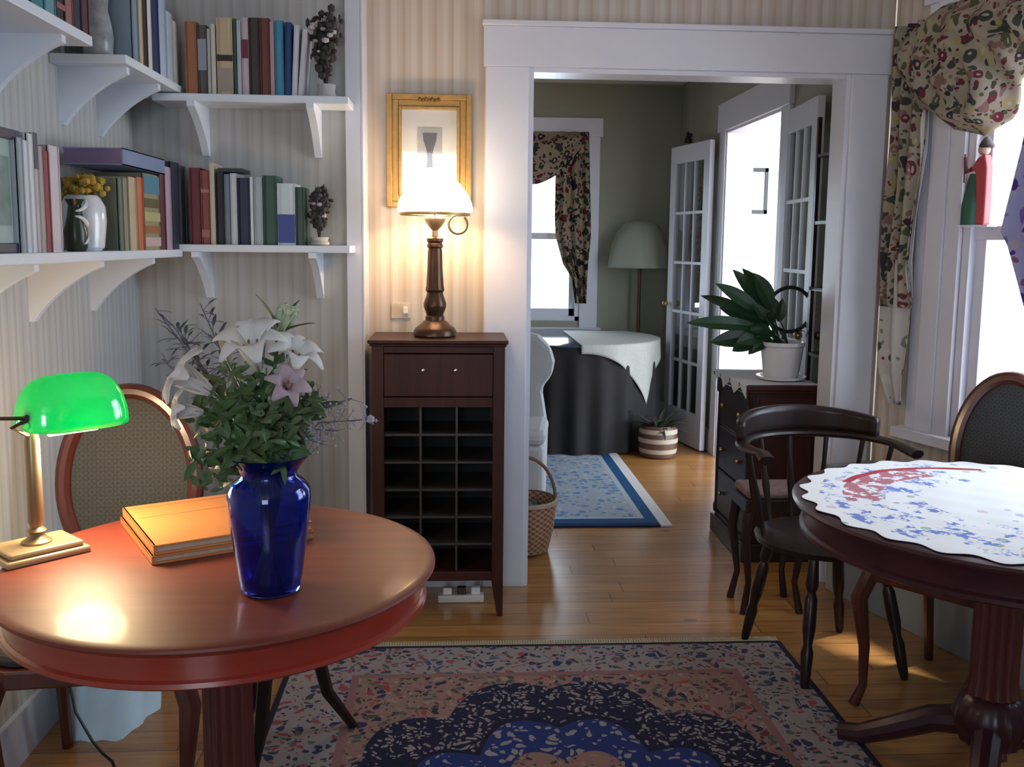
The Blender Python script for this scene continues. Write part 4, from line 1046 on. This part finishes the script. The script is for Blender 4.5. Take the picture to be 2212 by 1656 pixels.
# figurine on the sash rail
uf, zf = wuz(2130, 490, -.005)
P = W(uf-.015, .03, 1.482)
t = thing('figurine', 'carved figurine with red coat and green skirt standing on the right window sash', 'figurine', P, RA+.25)
MB().box(-.05, .06, -.03, .045, -.006, 0).build('base', M['porcelain'], t)
MB().lathe([(.036, 0), (.036, .07), (.030, .10), (.022, .15), (.014, .18)], (-.016, 0, 0), 20).build('skirt', plain('green_paint', (.02, .09, .05), .5, var=.5), t, smooth=True)
MB().prism([(.004, 0), (.042, 0), (.042, .10), (.040, .20), (.03, .245), (.004, .235), (-.012, .21), (-.018, .195), (-.004, .185), (.004, .10)], 1, -.022, .022).build('coat', plain('red_paint', (.40, .04, .045), .5), t, bevel=.006)
MB().sphere((.014, 0, .262), .020, 16).build('head', plain('face_paint', (.60, .36, .28), .6), t, smooth=True)
MB().lathe([(.024, 0), (.026, .008), (.020, .02), (.010, .034), (.002, .04)], (.020, .004, .268), 16).build('hair', plain('dark_hair', (.05, .03, .03), .7), t, smooth=True)
MB().tube([(-.022, 0, .20), (-.045, -.005, .185), (-.05, -.005, .24)], [.010, .009, .006], 8).tube([(-.05, -.005, .15), (-.052, -.005, .25)], .003, 6).build('arm', plain('maroon_paint', (.16, .03, .04), .6), t, smooth=True)

# ------------------------------------------------------------------ back room furniture
# chest that carries the plant
qx0, qx1, qy0, qy1, qh = 1.285, 1.60, 4.01, 4.53, .80
t = thing('chest', 'dark antique chest carrying the potted plant just inside the back room', 'chest', ((qx0+qx1)/2, (qy0+qy1)/2, 0))
def qb(mb, x0, x1, y0, y1, z0, z1): ox_, oy_ = (qx0+qx1)/2, (qy0+qy1)/2; return mb.box(x0-ox_, x1-ox_, y0-oy_, y1-oy_, z0, z1)
mb = qb(MB(), qx0+.02, qx1, qy0+.015, qy1-.015, .10, qh-.025); mb.build('carcass', M['mahog'], t, bevel=.003)
mb = qb(MB(), qx0-.015, qx1+.005, qy0-.012, qy1+.012, qh-.025, qh); qb(mb, qx0, qx1, qy0, qy1, qh-.04, qh-.025); mb.build('top', M['mahog'], t, bevel=.005)
mb = qb(MB(), qx0-.01, qx1, qy0, qy1, 0, .085); qb(mb, qx0+.008, qx1, qy0+.008, qy1-.008, .085, .10); mb.build('plinth', M['ebony'], t, bevel=.006)
for k in range(3):
    z0_ = .115+k*.215; mb = qb(MB(), qx0+.008, qx0+.022, qy0+.05, qy1-.05, z0_, z0_+.205)
    dr = mb.build('drawer', M['ebony'], t, bevel=.003)
    for yy in (-.13, .13): MB().sphere((qx0-.004-(qx0+qx1)/2, yy, z0_+.10), .011, 10).build('knob', M['brass'], dr, smooth=True)
for yy in (qy0+.025, qy1-.025):
    o = MB().lathe([(.020, .10), (.022, .13), (.015, .15), (.017, .4), (.015, .69), (.022, .71), (.020, .76)], n=16).build('corner_column', M['ebony'], t, smooth=True)
    o.location = (qx0+.018-(qx0+qx1)/2, yy-(qy0+qy1)/2, 0)
mb = qb(MB(), qx0+.05, qx1-.03, qy0+.010, qy0+.016, .60, .74); qb(mb, qx0+.05, qx1-.03, qy0+.010, qy0+.016, .14, .56); qb(mb, qx0+.02, qx1, qy0+.004, qy0+.016, .575, .59); mb.build('side_panel', M['mahog'], t, bevel=.003)
# doily
def doily(u, v):
    x = qx0-.055 + .36*u; y = qy0-.005 + .48*v; z = qh+.002
    if x < qx0-.016: z -= (qx0-.016-x)*1.6*(1-.6*abs(math.sin(v*9))); x = qx0-.018-.004*math.sin(v*20)
    return (x, y, z)
tag(MB().grid(doily, 40, 60).build('doily', M['doily'], solid=.0015), 'white lace cloth under the potted plant, hanging over the chest edge', 'cloth')
PX, PY = 1.475, 4.17; PZ = qh+.0035
t = thing('plant_pot', 'white ceramic pot on saucer on top of the dark chest', 'pot', (PX, PY, PZ))
MB().lathe([(.078, 0), (.105, .006), (.11, .018), (.102, .018), (.08, .010)], n=40).build('saucer', M['porcelain'], t, smooth=True)
MB().lathe([(.070, .010), (.078, .02), (.088, .10), (.094, .150), (.100, .155), (.100, .172), (.092, .172), (.086, .15), (.08, .14), (.001, .14)], n=40, cap=False).build('body', M['porcelain'], t, smooth=True)
MB().lathe([(.085, .141), (.001, .15)], n=24, cap=False).build('soil', plain('soil', (.03, .02, .012), .95), t)
t = thing('potted_plant', 'dark green broad leaved plant spilling left from the white pot', 'plant', (PX, PY, PZ+.146))
M['dk_green'] = plain('dark_plant_leaf', (.018, .055, .022), .35, var=.5, scale=14)
mb = MB(); st = MB()
tips = [(1500, 700, 0), (1545, 745, 1), (1520, 640, 0), (1590, 590, 0), (1610, 585, 1), (1580, 700, 1), (1600, 745, 0), (1560, 670, 1), (1640, 640, 1), (1625, 720, 0), (1665, 650, 0), (1575, 640, 1), (1635, 600, 1), (1590, 760, 1), (1610, 660, 0), (1555, 620, 0)]
for k, (px, py, w2) in enumerate(tips):
    e = atY(px, py, PY-.06*random.random()-.02+.1*(k % 3)) - Vector((PX, PY, PZ+.146))
    b0 = Vector((random.uniform(-.04, .04), random.uniform(-.04, .04), 0))
    mid = b0.lerp(e, .38) + Vector((0, 0, .055))
    st.tube([b0, b0.lerp(mid, .5)+Vector((0, 0, .015)), mid], [.004, .003, .002], 5)
    up_ = Vector((random.uniform(-.3, .3), -1, random.uniform(.3, .9)))
    leafpts(mb, mid, e-mid + Vector((0, 0, .02)), (e-mid).length*1.08, .070+.015*w2, .12, up_, n=8)
    leafpts(mb, mid*.8, (e-mid)*.6+Vector((random.uniform(-.08, .08), random.uniform(-.08, .02), random.uniform(-.03, .04))), .105, .052, .2, up_, n=6)
mb.build('leaves', M['dk_green'], t, solid=.001); st.build('stems', M['dk_green'], t)
# round wire hoop stand
t = thing('hoop_stand', 'dark round wire hoop ornament right of the potted plant', 'ornament', (1.52, 4.40, qh+.0035))
hc = Vector((0.065, 0, .30))
MB().tube([hc+Vector((.105*math.cos(a), 0, .105*math.sin(a))) for a in [k*2*PI/32 for k in range(33)]], .009, 8, cap=False).build('ring', M['black'], t, smooth=True)
MB().tube([hc+Vector((-.02, 0, -.10)), Vector((.03, 0, .06)), Vector((.03, 0, .0))], .010, 8).lathe([(.05, 0), (.05, .01), (.01, .016)], (.03, 0, 0), 20).build('stand', M['black'], t, smooth=True)
mb = MB()
for k in range(18):
    a = 2*PI*k/18*.7+2.6; leafpts(mb, hc+Vector((.1*math.cos(a), -.01, .1*math.sin(a))), (math.cos(a+1.2), -.2, math.sin(a+1.2)), .045, .018, .2)
mb.build('metal_leaves', M['black'], t, solid=.001)
# tall dark shelf beside the opening
t = thing('etagere', 'tall narrow dark open shelf unit standing behind the right door casing', 'shelf unit', (1.69, 4.17, 0))
mb = MB()
for x in (-.042, .042):
    for y in (-.13, .13): mb.box(x-.008, x+.008, y-.010, y+.010, 0, 1.98)
mb.build('frame', M['ebony'], t)
for z in (.2, .55, .9, 1.2, 1.5, 1.8): MB().box(-.048, .048, -.138, .138, z, z+.015).build('shelf', M['ebony'], t)
for k, (z, c, h) in enumerate(((1.215, (.02, .03, .05), .12), (1.515, (.03, .03, .035), .20), (.915, (.30, .33, .36), .14))):
    tag(MB().lathe([(.025, 0), (.034, .01), (.034, h*.6), (.018, h*.85), (.022, h)], n=18).build('jar', plain('jar_%d' % k, c, .3), loc=(1.69, 4.08, z), smooth=True), ['dark blue jar on the narrow shelf unit', 'black tall jar on the narrow shelf unit', 'grey jar on the narrow shelf unit'][k], 'jar')

# french doors folded back against the wall
def french(label, hinge, ang, wd, name):
    d = struct(bpy.data.objects.new(name, None)); COL.objects.link(d); d.location = hinge; d.rotation_euler.z = ang
    d['label'] = label; d['category'] = 'door'
    mb = MB(); th = .035; s = .085; H_ = 2.09
    mb.box(0, s, 0, th, .01, H_).box(wd-s, wd, 0, th, .01, H_).box(s, wd-s, 0, th, .01, .24).box(s, wd-s, 0, th, H_-.12, H_)
    rows, cols = 5, 2 if wd < .5 else 3
    gz0_, gz1_ = .24, H_-.12
    for k in range(1, rows): z = gz0_+(gz1_-gz0_)*k/rows; mb.box(s, wd-s, .006, th-.006, z-.010, z+.010)
    for k in range(1, cols): x = s+(wd-2*s)*k/cols; mb.box(x-.010, x+.010, .006, th-.006, gz0_, gz1_)
    mb.build('leaf', M['white_trim'], d, bevel=.002)
    MB().box(s, wd-s, .015, .019, gz0_, gz1_).build('pane', M['door_pane'], d)
    MB().sphere((wd-.04, -.03, .98), .022, 12).sphere((wd-.04, th+.03, .98), .022, 12).build('door_knob', M['brass'], d, smooth=True)
french('far leaf of the white french doors folded toward the room corner', (FX-.045, OY1+.14, 0), math.radians(101), .62, 'door_1')
french('near leaf of the white french doors folded back beside the doorway', (FX-.035, OY0-.10, 0), math.radians(-95), .60, 'door_2')

# small black bell on the wall
t = thing('wall_bell', 'small black bell fixed to the wall above the far french door leaf', 'bell', tuple(atX(1486, 300, FX-.03)))
MB().lathe([(.030, -.03), (.026, -.01), (.016, .02), (.010, .045), (.004, .055)], n=16).build('bell', M['black'], t, smooth=True)
MB().box(.0, .03, -.01, .01, .02, .04).build('bracket', M['black'], t)
# picture in the side room with an added white strip for the glare on its left
P = atY(1638, 412, 8.6)
t = thing('picture_frame', 'thin black picture frame on the bright wall of the side room', 'picture', (P.x-.04, 8.6, 1.42))
mb = MB(); fw2, fh2 = .30, .42; zb_ = atY(1638, 462, 8.6).z - 1.42
fh2 = atY(1638, 363, 8.6).z - atY(1638, 462, 8.6).z; xr = atY(1657, 412, 8.6).x - (P.x-.04)
mb.box(xr-.03, xr, -.025, -.003, zb_, zb_+fh2).box(xr-fw2, xr-fw2+.03, -.025, -.003, zb_, zb_+fh2).box(xr-fw2, xr, -.025, -.003, zb_, zb_+.035).box(xr-fw2, xr, -.025, -.003, zb_+fh2-.035, zb_+fh2)
mb.build('frame', plain('black_frame', (.03, .03, .03), .4), t)
MB().box(xr-fw2+.02, xr-.02, -.01, -.004, zb_+.02, zb_+fh2-.02).build('mat_board', plain('white_mat', (.85, .85, .83), .8, var=.02), t)
struct(MB().box(P.x-.30, P.x-.085, 8.50, 8.6, 0, 2.62).build('glare_strip_side_room', M['hall_wall'], bevel=.004))  # added strip, blots out the frame's left side as glare would

# skirted table in the far corner
KC = Vector((.85, 6.76, 0)); KR = .62; KH = .74
t = thing('skirted_table', 'round table with a dark floor length skirt in the far corner', 'table', KC)
MB().lathe([(KR-.01, KH-.02), (KR, KH-.012), (KR, KH-.004), (KR-.01, KH), (.001, KH)], n=96).build('tabletop', plain('glossy_dark_top', (.05, .07, .10), .12), t, smooth=True)
def skirt(u, v):
    a = 2*PI*u; r = KR-.012 + .02*v + (.004+.018*v)*math.sin(a*22)
    return (r*math.cos(a), r*math.sin(a), (KH-.033)*(1-v)+.013)
MB().grid(skirt, 264, 10).build('skirt', M['dark_cloth'], t, smooth=True, angle=80)
def lace(u, v):
    x = -.02 + (KR+.09)*u; y = -KR-.05 + (KR*1.75)*v; r = math.hypot(x, y); z = KH+.004
    if r > KR+.004:
        ov = r-(KR+.004); k = (KR+.006+.012*math.sin(math.atan2(y, x)*14)*min(1, ov*8))/r; z -= ov*1.25; x *= k; y *= k
    return (x, y, z)
tag(MB().grid(lace, 50, 70).build('lace_cloth', M['lace'], loc=KC, smooth=True, solid=.0015, angle=80), 'white lace cloth over the right part of the far skirted table', 'tablecloth')
# floor lamp
FLX, FLY = 1.42, 7.24
t = thing('floor_lamp', 'floor lamp with pale scalloped fabric shade in the far corner', 'lamp', (FLX, FLY, 0))
MB().lathe([(.085, 0), (.09, .01), (.08, .02), (.03, .035), (.012, .05), (.012, 1.40), (.02, 1.41), (.02, 1.44), (.005, 1.46)], n=24).build('pole', M['bronze'], t, smooth=True)
z0_ = atY(1378, 578, FLY).z; z1_ = atY(1378, 478, FLY).z; hS = z1_-z0_
MB().lathe([(.235, z0_), (.232, z0_+.03), (.215, z0_+hS*.45), (.18, z0_+hS*.75), (.12, z0_+hS*.95), (.06, z0_+hS), (.055, z0_+hS)], n=96, cap=False,
           mod=lambda a, z: 1+.03*abs(math.sin(a*6))*(1.5-(z-z0_)/hS)).build('lamp_shade', M['shade_cloth'], t, smooth=True, solid=.003)
# stoneware crock with stripes
p = atZ(1437, 968, 0)
t = thing('striped_crock', 'banded stoneware crock with a dark plant on the floor by the far table', 'crock', (1.36, 6.15, 0))
MB().lathe([(.10, 0), (.118, .01), (.13, .09), (.13, .13), (.118, .20), (.105, .215), (.10, .21), (.10, .18)], n=40).build('body', plain('brown_stoneware', (.10, .045, .03), .4), t, smooth=True)
mb = MB()
for z in (.035, .105, .165): mb.lathe([(.124 if z < .05 else .1315 if z < .15 else .128, z), (.128 if z < .05 else .1325 if z < .15 else .125, z+.03)], n=40, cap=False)
mb.build('bands', plain('cream_band', (.42, .35, .26), .5), t, smooth=True)
mb = MB()
for k in range(40):
    a = random.uniform(0, 2*PI); leafpts(mb, (.04*math.cos(a), .04*math.sin(a), .19), (math.cos(a), math.sin(a), random.uniform(.2, 1.8)), random.uniform(.10, .2), .03, .5)
mb.build('leaves', plain('crock_leaf_dark', (.02, .03, .015), .6, var=.4), t)  # leaves in one very dark green

# far window curtains
def far_rows(pts):
    out = []
    for y, xa, xb in pts:
        a = atY(xa, y, FY-.07); b = atY(xb, y, FY-.07); out.append((a.z, a.x, b.x))
    return out
def far_tail(label, pts, folds):
    rows = far_rows(pts); vs = []; K = 36; rs = []
    for (z, a, b), (z2, a2, b2) in zip(rows, rows[1:]):
        for k in range(5): f = k/5; rs.append((z+(z2-z)*f, a+(a2-a)*f, b+(b2-b)*f))
    rs.append(rows[-1])
    for z, a, b in rs:
        for i in range(K+1): f = i/K; vs.append((a+(b-a)*f, FY-.075+.022*math.sin(f*folds*2*PI), z))
    R = len(rs)
    o = MB().add(vs, [(j*(K+1)+i, j*(K+1)+i+1, (j+1)*(K+1)+i+1, (j+1)*(K+1)+i) for j in range(R-1) for i in range(K)]).build('curtain_tail', M['chintz_far'], smooth=True, angle=80, solid=.002)
    return tag(o, label, 'curtain')
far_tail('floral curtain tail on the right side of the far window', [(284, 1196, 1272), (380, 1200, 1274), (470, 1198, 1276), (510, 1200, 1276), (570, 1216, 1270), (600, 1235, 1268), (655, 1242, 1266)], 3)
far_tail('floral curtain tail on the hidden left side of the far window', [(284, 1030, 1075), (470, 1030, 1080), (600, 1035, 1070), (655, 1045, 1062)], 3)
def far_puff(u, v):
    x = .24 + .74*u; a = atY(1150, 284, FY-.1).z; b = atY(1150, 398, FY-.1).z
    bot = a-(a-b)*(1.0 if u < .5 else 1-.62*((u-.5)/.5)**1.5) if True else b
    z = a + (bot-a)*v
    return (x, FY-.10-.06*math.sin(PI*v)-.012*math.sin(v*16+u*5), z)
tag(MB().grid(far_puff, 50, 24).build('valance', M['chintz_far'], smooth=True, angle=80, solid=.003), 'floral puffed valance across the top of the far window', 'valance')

# white slipcovered chair and basket by the opening
t = thing('slipcovered_chair', 'white slipcovered chair half hidden behind the left door casing', 'chair', (.34, 4.68, 0), math.radians(-8))
back = [(-.26, .0), (.115, .0), (.125, .45), (.10, .60), (.09, .66), (.145, .73), (.155, .80), (.13, .88), (.07, .935), (-.02, .955), (-.2, .95), (-.26, .93)]
MB().prism(back, 1, .14, .24).build('backrest', M['slip'], t, bevel=.03)
MB().box(-.26, .12, -.24, .16, .0, .44).build('skirt', M['slip'], t, bevel=.02)
MB().box(-.25, .13, -.25, .15, .44, .52).build('seat_cushion', M['slip'], t, bevel=.03)
def wicker():
    m, nt, b = base('wicker', .8)
    x, y, z = sep(nt, coords(nt)); a = x.atan2(y)
    g = ((a*22).sin()*(z*260).sin()); setc(nt, b, ramp(nt, g*.5+.5, [(.2, (.20, .10, .06)), (.7, (.46, .26, .17))])); bump(nt, b, g, .5, .004); return m
t = thing('basket', 'round wicker basket with hoop handle on the floor behind the left door casing', 'basket', (.325, 4.215, 0))
BR = .145
MB().lathe([(.001, .005), (.09, .0), (.11, .01), (.135, .12), (BR, .235), (BR+.006, .24), (BR-.004, .245), (.125, .12), (.10, .02), (.001, .015)], n=48, cap=False).build('body', wicker(), t, smooth=True)
MB().lathe([(BR-.004, .228), (BR+.009, .233), (BR+.009, .247), (BR-.004, .25)], n=48, cap=False).build('rim', plain('wicker_rim', (.42, .34, .24), .8), t, smooth=True)
MB().tube([(BR*.97*math.cos(a), 0, .235+.20*math.sin(a)) for a in [PI*k/24 for k in range(25)]], .008, 8).build('handle', plain('wicker_handle', (.20, .12, .09), .8), t, smooth=True)
mb = MB()
for k in range(26):
    a = random.uniform(0, 2*PI); r = random.uniform(0, .09); mb.sphere((r*math.cos(a), r*math.sin(a), .17+random.uniform(0, .03)), random.uniform(.02, .032), 8)
o = tag(mb.build('yarn', plain('green_yarn', (.07, .13, .10), .9, var=.5), loc=(.325, 4.215, 0), smooth=True), 'dark green yarn filling the wicker basket', 'yarn', kind='stuff')
